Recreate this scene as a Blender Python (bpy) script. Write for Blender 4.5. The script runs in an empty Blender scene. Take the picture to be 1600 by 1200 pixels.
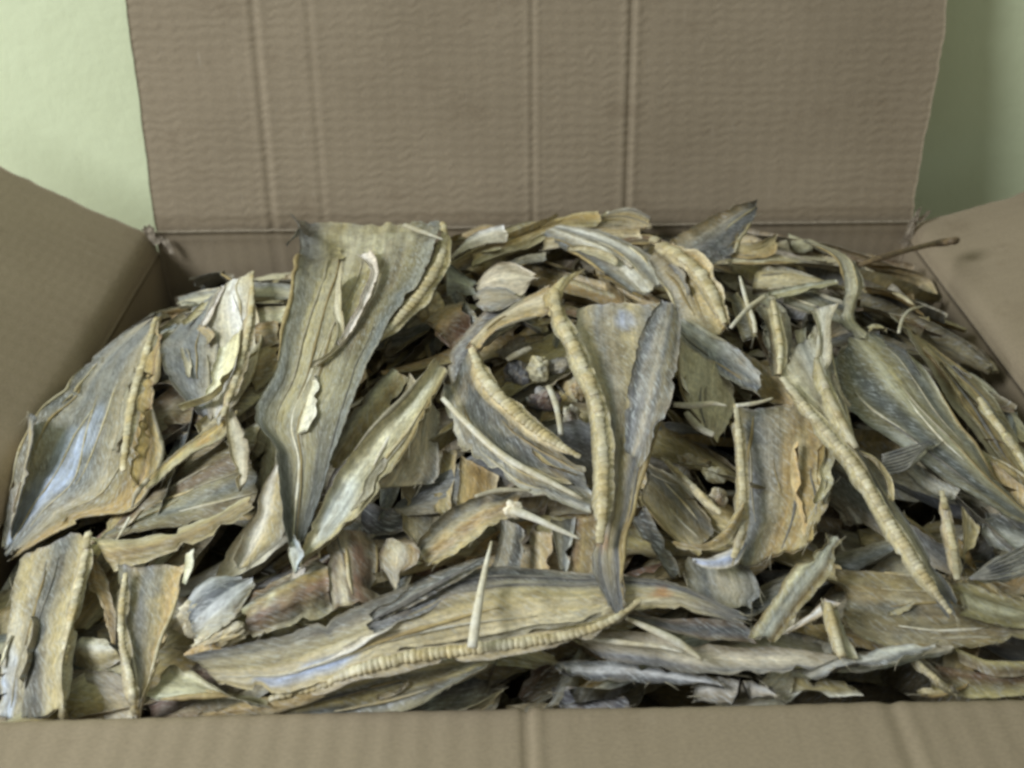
import bpy, math, random
import numpy as np
from mathutils import Matrix, Vector

random.seed(7)
RNG = np.random.default_rng(11)
scene = bpy.context.scene
COL = scene.collection

# ------------------------------------------------------------------ camera
PITCH, ROLL, YAW, FPX = math.radians(34.73), math.radians(0.4165), math.radians(-0.90), 1570.0
_c, _s = math.cos(YAW), math.sin(YAW)


def _turn(v):
    return np.array([v[0] * _c - v[1] * _s, v[0] * _s + v[1] * _c, v[2]])


PIVOT = np.array([0.0165, 0.50, 0.0])
CAM = PIVOT + _turn(np.array([-0.0043, 0.0, 0.3518]) - PIVOT)
_f = _turn(np.array([0.0, math.cos(PITCH), -math.sin(PITCH)]))
_u0 = _turn(np.array([0.0, math.sin(PITCH), math.cos(PITCH)]))
_r0 = _turn(np.array([1.0, 0.0, 0.0]))
_r = _r0 * math.cos(ROLL) - _u0 * math.sin(ROLL)
_u = _u0 * math.cos(ROLL) + _r0 * math.sin(ROLL)
cam_data = bpy.data.cameras.new("camera")
cam_data.sensor_width = 36.0
cam_data.lens = 36.0 * FPX / 1600.0
cam_data.clip_start, cam_data.clip_end = 0.01, 50.0
cam_data.dof.use_dof = True
cam_data.dof.focus_distance = 0.52
cam_data.dof.aperture_fstop = 9.0
cam = bpy.data.objects.new("camera", cam_data)
COL.objects.link(cam)
cam.matrix_world = Matrix(((_r[0], _u[0], -_f[0], CAM[0]), (_r[1], _u[1], -_f[1], CAM[1]),
                           (_r[2], _u[2], -_f[2], CAM[2]), (0, 0, 0, 1)))
scene.camera = cam

# ------------------------------------------------------------------ light
world = bpy.data.worlds.new("World")
scene.world = world
world.use_nodes = True
bg = world.node_tree.nodes["Background"]
bg.inputs[0].default_value = (0.95, 1.0, 0.90, 1)
bg.inputs[1].default_value = 0.24


def area_light(name, loc, target, size, power, color):
    d = bpy.data.lights.new(name, 'AREA')
    d.shape, d.size, d.energy, d.color = 'DISK', size, power, color
    o = bpy.data.objects.new(name, d)
    COL.objects.link(o)
    o.location = loc
    o.rotation_euler = (Vector(target) - Vector(loc)).to_track_quat('-Z', 'Y').to_euler()
    return o


area_light("room_lamp", (-1.45, -0.20, 1.20), (0.0, 0.5, 0.0), 0.74, 39.0, (0.94, 0.99, 1.03))

scene.view_settings.view_transform = 'Standard'
scene.view_settings.look = 'None'
scene.view_settings.exposure = 0.0
scene.view_settings.gamma = 1.0
scene.view_settings.use_curve_mapping = False
scene.cycles.filter_width = 2.9
scene.cycles.max_bounces = 6
scene.cycles.diffuse_bounces = 4
scene.cycles.use_denoising = True

# ------------------------------------------------------------------ box measures (rim of the box is z = 0)
XL, XR, YF, YB = -0.2818, 0.3178, 0.2717, 0.7250
XC, HALF, DEP = (XL + XR) / 2, (XR - XL) / 2, YB - YF
ZB = -0.36          # floor of the room


# ------------------------------------------------------------------ numeric helpers
def vnoise(x, y, seed=0):
    """smooth 2-D value noise, -1..1, vectorised"""
    x = np.asarray(x, float); y = np.asarray(y, float)
    xi = np.floor(x); yi = np.floor(y)
    fx = x - xi; fy = y - yi
    fx = fx * fx * (3 - 2 * fx); fy = fy * fy * (3 - 2 * fy)

    def h(a, b):
        s = np.sin(a * 127.1 + b * 311.7 + seed * 74.7) * 43758.5453
        return (s - np.floor(s)) * 2 - 1
    a = h(xi, yi); b = h(xi + 1, yi); c = h(xi, yi + 1); d = h(xi + 1, yi + 1)
    return (a * (1 - fx) + b * fx) * (1 - fy) + (c * (1 - fx) + d * fx) * fy


def fbm(x, y, seed=0, o=3):
    v = 0; a = 1; t = 0
    for k in range(o):
        v = v + a * vnoise(x * 2 ** k, y * 2 ** k, seed + k * 13); t += a; a *= 0.5
    return v / t


def mound(x, y):
    X = np.clip((np.asarray(x) - XC) / HALF, -1, 1)
    Y = np.clip((np.asarray(y) - YF) / DEP, 0, 1)
    A = 1 - np.abs(X) ** 3.4
    B = np.interp(Y, [0, .12, .3, .6, .85, 1], [.022, .042, .063, .072, .054, .032])
    dip = .026 * np.clip((Y - .70) / .3, 0, 1) * np.clip((-X - .12) / .35, 0, 1) + .004 * np.clip((Y - .75) / .25, 0, 1) * np.clip((X - .45) / .4, 0, 1)
    return A * B - 0.036 + 0.010 * np.clip(X, 0, 1) - dip


def ray(px, py):
    return _f + _r * ((px - 800.0) / FPX) + _u * ((600.0 - py) / FPX)


def to_pile(px, py, lift):
    """the point where the line of sight of a photo pixel meets the heap's surface raised by lift"""
    d = ray(px, py)
    ts = np.linspace(0.30, 1.15, 240)
    P = CAM + d * ts[:, None]
    g = P[:, 2] - (mound(P[:, 0], P[:, 1]) + lift)
    hit = np.where(g <= 0)[0]
    if len(hit):
        i = max(hit[0], 1)
        t = ts[i - 1] + (ts[i] - ts[i - 1]) * g[i - 1] / (g[i - 1] - g[i] + 1e-12)
    else:
        t = 1.15
    p = CAM + d * t
    ymax = YB - 0.012
    if p[1] > ymax:
        p = CAM + d * ((ymax - CAM[1]) / d[1])
    if p[0] < XL + .004:
        p = CAM + d * ((XL + .004 - CAM[0]) / d[0])
    if p[0] > XR - .004:
        p = CAM + d * ((XR - .004 - CAM[0]) / d[0])
    ymin = YF + 0.006
    if p[1] < ymin:
        p = CAM + d * ((ymin - CAM[1]) / d[1])
    return p


def resample(pts, n, smooth=True):
    """Catmull-Rom through pts, n points evenly along the length"""
    P = np.asarray(pts, float)
    if len(P) > 2 and smooth:
        Q = np.vstack([2 * P[0] - P[1], P, 2 * P[-1] - P[-2]])
        out = []
        for i in range(1, len(Q) - 2):
            p0, p1, p2, p3 = Q[i - 1], Q[i], Q[i + 1], Q[i + 2]
            for t in np.linspace(0, 1, 12, endpoint=False):
                out.append(.5 * ((2 * p1) + (-p0 + p2) * t + (2 * p0 - 5 * p1 + 4 * p2 - p3) * t * t
                                 + (-p0 + 3 * p1 - 3 * p2 + p3) * t ** 3))
        out.append(P[-1]); P = np.array(out)
    s = np.concatenate([[0], np.cumsum(np.linalg.norm(np.diff(P, axis=0), axis=1))])
    if s[-1] < 1e-9:
        return np.repeat(P[:1], n, 0)
    q = np.linspace(0, s[-1], n)
    return np.stack([np.interp(q, s, P[:, k]) for k in range(P.shape[1])], 1)


def spread_lift(lift, n):
    if np.isscalar(lift):
        return np.full(n, lift)
    return np.interp(np.linspace(0, 1, n), np.linspace(0, 1, len(lift)), lift)


def smooth1(a, k=2):
    for _ in range(k):
        b = a.copy()
        b[1:-1] = (a[:-2] + 2 * a[1:-1] + a[2:]) / 4
        a = b
    return a


def path3d(pts, lift, n):
    q = resample(pts, n)
    l = spread_lift(lift, n)
    return smooth1(np.array([to_pile(q[i, 0], q[i, 1], l[i]) for i in range(n)]), 2)


# ------------------------------------------------------------------ materials
def new_mat(name):
    m = bpy.data.materials.new(name)
    m.use_nodes = True
    nt = m.node_tree
    b = nt.nodes["Principled BSDF"]
    return m, nt, b


def nd(nt, kind, **kw):
    n = nt.nodes.new(kind)
    for k, v in kw.items():
        if hasattr(n, k):
            setattr(n, k, v)
        else:
            n.inputs[k].default_value = v
    return n


def ramp(nt, src, stops):
    r = nt.nodes.new('ShaderNodeValToRGB')
    e = r.color_ramp.elements
    while len(e) < len(stops):
        e.new(0.5)
    for i, (p, c) in enumerate(stops):
        e[i].position = p
        e[i].color = (c, c, c, 1) if np.isscalar(c) else (*c, 1)
    nt.links.new(src, r.inputs[0])
    return r.outputs[0]


def mixc(nt, mode, fac, a, b):
    m = nt.nodes.new('ShaderNodeMix')
    m.data_type, m.blend_type = 'RGBA', mode
    for s, v in ((m.inputs[0], fac), (m.inputs[6], a), (m.inputs[7], b)):
        if hasattr(v, 'is_linked'):
            nt.links.new(v, s)
        else:
            s.default_value = v
    return m.outputs[2]


def scaled_uv(nt, sx, sy, coord='UV', sz=1.0):
    tc = nd(nt, 'ShaderNodeTexCoord')
    mp = nd(nt, 'ShaderNodeMapping')
    mp.inputs['Scale'].default_value = (sx, sy, sz)
    nt.links.new(tc.outputs[coord], mp.inputs[0])
    return mp.outputs[0]


def noise(nt, vec, scale, detail=4, rough=.6):
    n = nd(nt, 'ShaderNodeTexNoise')
    n.inputs['Scale'].default_value = scale
    n.inputs['Detail'].default_value = detail
    n.inputs['Roughness'].default_value = rough
    nt.links.new(vec, n.inputs['Vector'])
    return n.outputs['Fac']


def flesh_material(name, rough=.55, fleck=.5, bump=.5):
    m, nt, b = new_mat(name)
    at = nd(nt, 'ShaderNodeAttribute', attribute_name='tone')
    streak = noise(nt, scaled_uv(nt, 9, 380), 1.0, 5, .6)
    fine = noise(nt, scaled_uv(nt, 260, 480), 1.0, 5, .7)
    blot = noise(nt, scaled_uv(nt, 70, 95), 1.0, 5, .68)
    mp2 = nd(nt, 'ShaderNodeMapping')
    mp2.vector_type = 'TEXTURE'
    mp2.inputs['Rotation'].default_value = (0, 0, .62)
    mp2.inputs['Scale'].default_value = (1 / 150, 1 / 760, 1)
    tc2 = nd(nt, 'ShaderNodeTexCoord')
    nt.links.new(tc2.outputs['UV'], mp2.inputs[0])
    fl = noise(nt, mp2.outputs[0], 1.0, 5, .75)
    c = mixc(nt, 'MULTIPLY', 1.0, at.outputs['Color'], ramp(nt, streak, [(.30, .74), (.5, 1.0), (.70, 1.22)]))
    c = mixc(nt, 'MULTIPLY', 1.0, c, ramp(nt, fine, [(.32, .66), (.52, 1.0), (.68, 1.22)]))
    c = mixc(nt, 'MULTIPLY', 1.0, c, ramp(nt, blot, [(.34, (.66, .62, .55)), (.5, (.98, .97, .95)), (.64, (1.18, 1.17, 1.14))]))
    ff = ramp(nt, fl, [(.51, 0.0), (.63, fleck)])
    c = mixc(nt, 'MIX', ff, c, (.72, .755, .76, 1))  # cool white flecks: pale scale specks, plus glints painted into the base colour
    nt.links.new(c, b.inputs['Base Color'])
    nt.links.new(ramp(nt, fl, [(.35, rough + .06), (.62, rough - .22)]), b.inputs['Roughness'])
    b.inputs['IOR'].default_value = 1.45
    b.inputs['Specular IOR Level'].default_value = .6
    hsum = mixc(nt, 'ADD', .9, streak, fl)
    bp = nd(nt, 'ShaderNodeBump')
    bp.inputs['Strength'].default_value = bump
    bp.inputs['Distance'].default_value = .0012
    nt.links.new(hsum, bp.inputs['Height'])
    nt.links.new(bp.outputs[0], b.inputs['Normal'])
    return m


def bone_material(name, base, amber, rough=.45):
    m, nt, b = new_mat(name)
    v = scaled_uv(nt, 1, 1, 'Object')
    oi = nd(nt, 'ShaderNodeObjectInfo')
    geo = nd(nt, 'ShaderNodeNewGeometry')
    n1 = noise(nt, geo.outputs['Position'], 90, 4, .6)
    n2 = noise(nt, geo.outputs['Position'], 420, 3, .6)
    f = ramp(nt, n1, [(.38, 0.0), (.62, 1.0)])
    c = mixc(nt, 'MIX', f, (*base, 1), (*amber, 1))
    c = mixc(nt, 'MULTIPLY', 1.0, c, ramp(nt, n2, [(.3, .78), (.7, 1.12)]))
    c = mixc(nt, 'MULTIPLY', 1.0, c, ramp(nt, oi.outputs['Random'], [(0, .70), (1, 1.08)]))
    nt.links.new(c, b.inputs['Base Color'])
    b.inputs['Roughness'].default_value = rough
    bp = nd(nt, 'ShaderNodeBump')
    bp.inputs['Strength'].default_value = .35
    bp.inputs['Distance'].default_value = .0006
    nt.links.new(n2, bp.inputs['Height'])
    nt.links.new(bp.outputs[0], b.inputs['Normal'])
    return m


def cardboard_material(name, relief=1.0, fluted=.16, washed=1.0):
    """kraft liner: UV in metres, x along the hinge, y along the flutes"""
    m, nt, b = new_mat(name)
    big = noise(nt, scaled_uv(nt, 7, 7), 1.0, 4, .6)
    fib = noise(nt, scaled_uv(nt, 420, 900), 1.0, 3, .7)
    flute = nd(nt, 'ShaderNodeTexWave')
    flute.wave_type, flute.bands_direction = 'BANDS', 'X'
    flute.inputs['Scale'].default_value = 1.0
    flute.inputs['Distortion'].default_value = .6
    flute.inputs['Detail'].default_value = 1.0
    nt.links.new(scaled_uv(nt, 26, 2), flute.inputs['Vector'])
    # washboard: short dents across the flutes
    wv = nd(nt, 'ShaderNodeTexWave')
    wv.wave_type, wv.bands_direction = 'BANDS', 'Y'
    wv.inputs['Scale'].default_value = 1.0
    wv.inputs['Distortion'].default_value = 5.5
    wv.inputs['Detail'].default_value = 1.5
    wv.inputs['Detail Scale'].default_value = 1.25
    nt.links.new(scaled_uv(nt, 74, 42), wv.inputs['Vector'])
    wash = wv.outputs['Color']
    patch = noise(nt, scaled_uv(nt, 12, 14), 1.0, 2, .5)
    c = mixc(nt, 'MIX', ramp(nt, big, [(.3, 0.0), (.7, 1.0)]), (.272, .218, .148, 1), (.320, .258, .178, 1))
    c = mixc(nt, 'MULTIPLY', 1.0, c, ramp(nt, fib, [(.3, .86), (.7, 1.1)]))
    stain = noise(nt, scaled_uv(nt, 16, 24), 1.0, 6, .7)
    c = mixc(nt, 'MULTIPLY', 1.0, c, ramp(nt, stain, [(.30, (.84, .82, .80)), (.45, (1.0, 1.0, 1.0))]))
    scuff = noise(nt, scaled_uv(nt, 190, 30), 1.0, 5, .7)
    c = mixc(nt, 'MIX', ramp(nt, scuff, [(.62, 0.0), (.74, .35)]), c, (.42, .36, .28, 1))
    nt.links.new(c, b.inputs['Base Color'])
    b.inputs['Roughness'].default_value = .78
    b.inputs['Specular IOR Level'].default_value = .25
    wm = mixc(nt, 'MULTIPLY', 1.0, wash, ramp(nt, patch, [(.32, .35 * washed), (.6, washed)]))
    h = mixc(nt, 'ADD', fluted, wm, flute.outputs['Color'])
    h = mixc(nt, 'ADD', .12, h, fib)
    bp = nd(nt, 'ShaderNodeBump')
    bp.inputs['Strength'].default_value = .48 * relief
    bp.inputs['Distance'].default_value = .0016
    nt.links.new(h, bp.inputs['Height'])
    nt.links.new(bp.outputs[0], b.inputs['Normal'])
    return m


def plain_material(name, c0, c1, scale, rough=.7, bump=.2, dist=.001):
    m, nt, b = new_mat(name)
    geo = nd(nt, 'ShaderNodeNewGeometry')
    n1 = noise(nt, geo.outputs['Position'], scale, 5, .6)
    n2 = noise(nt, geo.outputs['Position'], scale * 14, 3, .6)
    c = mixc(nt, 'MIX', ramp(nt, n1, [(.35, 0.0), (.65, 1.0)]), (*c0, 1), (*c1, 1))
    nt.links.new(c, b.inputs['Base Color'])
    b.inputs['Roughness'].default_value = rough
    bp = nd(nt, 'ShaderNodeBump')
    bp.inputs['Strength'].default_value = bump
    bp.inputs['Distance'].default_value = dist
    nt.links.new(n2, bp.inputs['Height'])
    nt.links.new(bp.outputs[0], b.inputs['Normal'])
    return m


M_FLESH = flesh_material("dried_fish_flesh", .47, .36, .6)
M_SKIN = flesh_material("dried_fish_skin", .44, .64, .75)
M_MEMB = flesh_material("dried_membrane", .38, .25, .4)
M_BONE = bone_material("fish_bone", (.70, .64, .46), (.56, .45, .23))
M_CORD = bone_material("dried_cord", (.46, .36, .17), (.32, .25, .13), .5)
M_SPIKE = bone_material("white_bone", (.74, .71, .60), (.62, .55, .38))
M_FIBRE = bone_material("dried_fibre", (.50, .45, .32), (.34, .30, .22), .6)
M_TWIG = bone_material("dried_stalk", (.12, .085, .05), (.26, .18, .09), .6)
M_AMBER = bone_material("dried_sinew", (.46, .36, .17), (.34, .25, .12), .42)
M_DARK = bone_material("dark_sinew", (.16, .155, .145), (.27, .25, .21), .5)
M_RAY = bone_material("fin_ray", (.14, .14, .145), (.36, .34, .30), .5)
M_CARD = cardboard_material("cardboard", .42, .34)
M_CARD_SOFT = cardboard_material("cardboard_smooth", .24, .7, .25)
M_EDGE = plain_material("cardboard_edge", (.27, .22, .16), (.46, .39, .30), 260, .85, .6)
M_WALL = plain_material("wall_paint", (.74, .80, .53), (.78, .84, .57), 5, .6, .35, .002)
_nt = M_WALL.node_tree
_b = _nt.nodes["Principled BSDF"]
_old = _b.inputs['Base Color'].links[0].from_socket
_geo = nd(_nt, 'ShaderNodeNewGeometry')
_sp = noise(_nt, _geo.outputs['Position'], 26, 6, .75)
_nt.links.new(mixc(_nt, 'MULTIPLY', 1.0, _old, ramp(_nt, _sp, [(.27, (.62, .60, .52)), (.33, (1, 1, 1))])), _b.inputs['Base Color'])
M_FLOOR = plain_material("floor", (.30, .28, .24), (.36, .33, .28), 6, .7)

PAL = {k: np.array(v) for k, v in dict(
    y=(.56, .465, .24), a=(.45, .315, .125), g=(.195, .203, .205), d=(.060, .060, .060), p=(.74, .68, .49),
    s=(.48, .58, .80), b=(.19, .13, .08), o=(.27, .225, .12), w=(.86, .85, .78), r=(.27, .155, .11),
    m=(.41, .365, .26), k=(.098, .102, .106), t=(.56, .495, .35), h=(.50, .20, .05)).items()}


# ------------------------------------------------------------------ object helpers
def mesh_object(name, verts, faces, mat, parent=None, uv=None, tone=None, smooth=True):
    me = bpy.data.meshes.new(name)
    me.from_pydata([tuple(v) for v in verts], [], [tuple(f) for f in faces])
    if uv is not None:
        lay = me.uv_layers.new(name="UVMap")
        li = np.empty(len(me.loops), int)
        me.loops.foreach_get('vertex_index', li)
        lay.data.foreach_set('uv', np.asarray(uv)[li].astype(np.float32).ravel())
    if tone is not None:
        a = me.color_attributes.new('tone', 'FLOAT_COLOR', 'POINT')
        t = np.ones((len(verts), 4), np.float32); t[:, :3] = tone
        a.data.foreach_set('color', t.ravel())
    if smooth:
        me.polygons.foreach_set('use_smooth', np.ones(len(me.polygons), bool))
    me.materials.append(mat)
    me.update()
    o = bpy.data.objects.new(name, me)
    COL.objects.link(o)
    if parent is not None:
        o.parent = parent
    return o


def thing(name, label, cat, loc, group=None):
    o = bpy.data.objects.new(name, None)
    o.empty_display_size = .01
    COL.objects.link(o)
    o.location = Vector(loc)
    o['label'] = label
    o['category'] = cat
    if group:
        o['group'] = group
    return o


def grid_faces(nu, nv, off=0, flip=False):
    i, j = np.meshgrid(np.arange(nu - 1), np.arange(nv - 1), indexing='ij')
    a = (i * nv + j).ravel() + off
    q = np.stack([a, a + 1, a + nv + 1, a + nv], 1)
    return q[:, ::-1] if flip else q


def shell(P, thick, want):
    """close a grid of points P[nu,nv,3] into a thin solid; want = the side that should be the front"""
    nu, nv, _ = P.shape
    du = np.gradient(P, axis=0); dv = np.gradient(P, axis=1)
    N = np.cross(du, dv)
    N /= (np.linalg.norm(N, axis=2, keepdims=True) + 1e-12)
    flip = (N.reshape(-1, 3).mean(0) @ want) < 0
    if flip:
        N = -N
    back = P - N * thick[..., None]
    V = np.concatenate([P.reshape(-1, 3), back.reshape(-1, 3)])
    n = nu * nv
    f = [grid_faces(nu, nv, 0, flip), grid_faces(nu, nv, n, not flip)]
    ring = [i * nv for i in range(nu)] + [(nu - 1) * nv + j for j in range(1, nv)] + \
           [i * nv + nv - 1 for i in range(nu - 2, -1, -1)] + [j for j in range(nv - 2, 0, -1)]
    r = np.array(ring); r2 = np.roll(r, -1)
    side = np.stack([r, r2, r2 + n, r + n], 1)
    f.append(side if flip else side[:, ::-1])
    return V, np.concatenate(f), N


def tone_field(stops, U, W, seed, patches=(), tips=(None, None), tip_len=.12, mottle=.35, warp=.10):
    """colour of the dried flesh: bands running along the piece, wandering, with patches of skin or silver"""
    vv = [s[0] for s in stops]
    cc = np.array([PAL[s[1]] for s in stops])
    w = W + warp * fbm(U * 2.2, W * 1.5, seed) + .05 * fbm(U * 14, W * 14, seed + 3)
    C = np.stack([np.interp(w, vv, cc[:, k]) for k in range(3)], -1)
    # fibres of another tone
    st = fbm(U * 6, W * 7, seed + 5, 4)
    g = (np.clip(st, 0, 1) * mottle * 1.6)[..., None]
    C = C * (1 - g) + PAL['g'] * g
    st = fbm(U * 6, W * 8, seed + 9, 4)
    g = (np.clip(st - .08, 0, 1) * mottle * 1.9)[..., None]
    C = C * (1 - g) + PAL['p'] * g
    st = fbm(U * 7, W * 6, seed + 15, 4)
    g = (np.clip(st - .15, 0, 1) * mottle * 1.8)[..., None]
    C = C * (1 - g) + PAL['a'] * g
    for (pu, pv, ru, rv, key, k) in patches:
        d = ((U - pu) / ru) ** 2 + ((W - pv) / rv) ** 2 + .5 * fbm(U * 12, W * 8, seed + 21)
        g = (np.clip((1.0 - d) * 2.0, 0, 1) * k * np.clip(.72 + .8 * fbm(U * 5, W * 26, seed + 23, 4), .15, 1))[..., None]
        C = C * (1 - g) + PAL[key] * g
    for e, key in enumerate(tips):
        if key:
            d = U if e == 0 else 1 - U
            g = np.clip(1.2 - d / tip_len + .4 * fbm(U * 9, W * 9, seed + 31), 0, 1)[..., None] * .9
            C = C * (1 - g) + PAL[key] * g
    rim = np.clip(1 - np.minimum(W, 1 - W) / .05, 0, 1) * np.clip(.5 + .9 * fbm(U * 16, W * 0, seed + 37), 0, 1)
    C = C * (1 - .6 * rim[..., None]) + PAL['t'] * .6 * rim[..., None]
    rg = random.Random(seed)
    tint = rg.uniform(.86, 1.14) * np.array([1 + rg.uniform(-.05, .05), 1.0, 1 + rg.uniform(-.12, .12)])
    return np.clip(C * tint, .01, .9)


UP = np.array([0, -.35, .94])


def sheet_from_edges(name, parent, root, L, R, stops, mat, seed, bulge=.0, curl=(0, 0), wrinkle=.0016, rag=.0016,
                     thick=.0022, cell=.0026, patches=(), tips=(None, None), tip_len=.12, mottle=.20, pleat=0,
                     endrag=.004, sag=0.0, warp=.10, twist=1.0):
    """L, R: matching 3-D edges (n,3). Returns the mesh object and its front grid."""
    lenU = max(np.linalg.norm(np.diff((L + R) / 2, axis=0), axis=1).sum(), .004)
    wid = max(np.linalg.norm(L - R, axis=1).max(), .003)
    nu = int(np.clip(lenU / cell, 8, 130)); nv = int(np.clip(wid / cell, 6, 60))
    L = resample(L, nu, False); R = resample(R, nu, False)
    L = smooth1(L, 1); R = smooth1(R, 1)
    u = np.linspace(0, 1, nu); v = np.linspace(0, 1, nv)
    U, W = np.meshgrid(u, v, indexing='ij')
    um = U * lenU; vm = W * wid
    D = R - L
    width = np.linalg.norm(D, axis=1)
    Dn = D / (width[:, None] + 1e-9)
    T = np.gradient((L + R) / 2, axis=0); T /= np.linalg.norm(T, axis=1, keepdims=True) + 1e-12
    P = L[:, None] + D[:, None] * W[..., None]
    N = np.cross(T, Dn); N /= np.linalg.norm(N, axis=1, keepdims=True) + 1e-12
    s = np.sign(N.mean(0) @ UP) or 1.0
    N = N * s
    # ragged sides and torn ends
    def rough_edge(k):
        x = u * lenU
        f = fbm(x / .030, x * 0, seed + k, 4) * 1.5 + .22 * vnoise(x / .0026, x * 0, seed + k + 60)
        notch = np.clip(fbm(x / .010, x * 0 + 3, seed + k + 40, 3) - .28, 0, 1) * 5
        return f * rag, notch * rag
    fl_, nl = rough_edge(1); fr_, nr = rough_edge(3)
    eL = fl_ + nl; eR = fr_ - nr
    P += Dn[:, None] * (eL[:, None] * (1 - W) ** 3 + eR[:, None] * W ** 3)[..., None]
    e0 = fbm(v * wid / .014, v * 0, seed + 5, 5) * endrag * 1.8
    e1 = fbm(v * wid / .014, v * 0, seed + 7, 5) * endrag * 1.8
    P += T[:, None] * (e0[None] * (1 - U) ** 6 + e1[None] * U ** 6)[..., None]
    # relief
    sc = np.clip(width / (wid + 1e-9), .15, 1)[:, None]
    h = bulge * (1 - (2 * W - 1) ** 2) * sc
    h = h + wrinkle * sc * (1.0 * fbm(um / .12, vm / .009, seed + 11) + .5 * fbm(um / .06, vm / .004, seed + 12)
                            + .40 * fbm(um / .008, vm / .007, seed + 14) + 1.5 * vnoise(um / .055, vm / .04, seed + 16))
    e = np.clip(1 - W / .22, 0, 1) ** 2; h = h + curl[0] * e * (.8 + .5 * vnoise(um / .06, W * 0, seed + 17))
    e = np.clip(1 - (1 - W) / .22, 0, 1) ** 2; h = h + curl[1] * e * (.8 + .5 * vnoise(um / .06, W * 0 + 5, seed + 18))
    h = h + (W - .5) * wid * sc * (.50 * vnoise(um / .085, um * 0, seed + 27) + .08 * vnoise(um / .03, um * 0, seed + 28)) * twist
    if pleat:
        h = h + .0011 * np.sin(W * pleat * 2 * math.pi) * sc
    h = h - sag * U ** 2
    P += N[:, None] * h[..., None]
    th = thick * (.10 + .90 * (1 - np.abs(2 * W - 1) ** 3)) * (.8 + .35 * vnoise(um / .012, vm / .012, seed + 19)) * np.clip(sc + .2, 0, 1)
    V, F, Ng = shell(P, np.maximum(th, .00025), UP)
    C = tone_field(stops, U, W, seed, patches, tips, tip_len, mottle, warp)
    C2 = np.concatenate([C.reshape(-1, 3), C.reshape(-1, 3)])
    off = np.array([(seed * .37) % 7, (seed * .61) % 5])
    uv = np.stack([um.ravel(), vm.ravel()], 1) + off
    uv = np.concatenate([uv, uv + .013])
    o = mesh_object(name, V - root, F, mat, parent, uv, C2)
    return o, P, Ng


def tube(path, radii, sides=8, flat=1.0, cap=True, jit=0.0, seed=0):
    path = np.asarray(path); n = len(path)
    T = np.gradient(path, axis=0); T /= np.linalg.norm(T, axis=1, keepdims=True) + 1e-12
    B = np.cross(T, UP); B /= np.linalg.norm(B, axis=1, keepdims=True) + 1e-12
    Nn = np.cross(B, T)
    a = np.linspace(0, 2 * math.pi, sides, endpoint=False)
    r = np.asarray(radii, float)[:, None]
    if jit:
        ii, aa = np.meshgrid(np.arange(n), np.arange(sides), indexing='ij')
        r = r * (1 + jit * vnoise(ii * .35, aa * .8, seed))
    V = path[:, None] + B[:, None] * (np.cos(a)[None] * r)[..., None] + Nn[:, None] * (np.sin(a)[None] * r * flat)[..., None]
    V = V.reshape(-1, 3)
    f = []
    for i in range(n - 1):
        for k in range(sides):
            k2 = (k + 1) % sides
            f.append((i * sides + k, i * sides + k2, (i + 1) * sides + k2, (i + 1) * sides + k))
    if cap:
        f.append(tuple(range(sides - 1, -1, -1))); f.append(tuple((n - 1) * sides + k for k in range(sides)))
    return V, f


def join(parts):
    V = []; F = []; o = 0
    for v, f in parts:
        V.append(v); F += [tuple(int(i) + o for i in q) for q in f]; o += len(v)
    return np.concatenate(V), F


# one vertebra, unit long and unit radius: flared ends, pinched waist, two small wings
def vertebra_mesh(k):
    prof = [(-.5, .80), (-.30, .98), (-.12, 1.06), (.08, 1.04), (.25, .93), (.42, .81), (.5, .80)]
    rg = random.Random(k)
    V = []; F = []; S = 10
    for x, r in prof:
        for a in range(S):
            t = 2 * math.pi * a / S
            rr = r * (1 + .07 * rg.uniform(-1, 1)) * (1.0 + .10 * abs(math.cos(t)))
            V.append((x, rr * math.cos(t), rr * math.sin(t)))
    for i in range(len(prof) - 1):
        for a in range(S):
            b = (a + 1) % S
            F.append((i * S + a, i * S + b, (i + 1) * S + b, (i + 1) * S + a))
    F.append(tuple(range(S - 1, -1, -1))); F.append(tuple((len(prof) - 1) * S + a for a in range(S)))
    me = bpy.data.meshes.new("vertebra")
    me.from_pydata(V, [], [f[::-1] for f in F])
    me.polygons.foreach_set('use_smooth', np.ones(len(me.polygons), bool))
    me.materials.append(M_BONE)
    return me


VERT = [vertebra_mesh(k) for k in range(4)]


def px_size(p):
    """metres per photo pixel at a point"""
    return ((p - CAM) @ _f) / FPX


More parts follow.
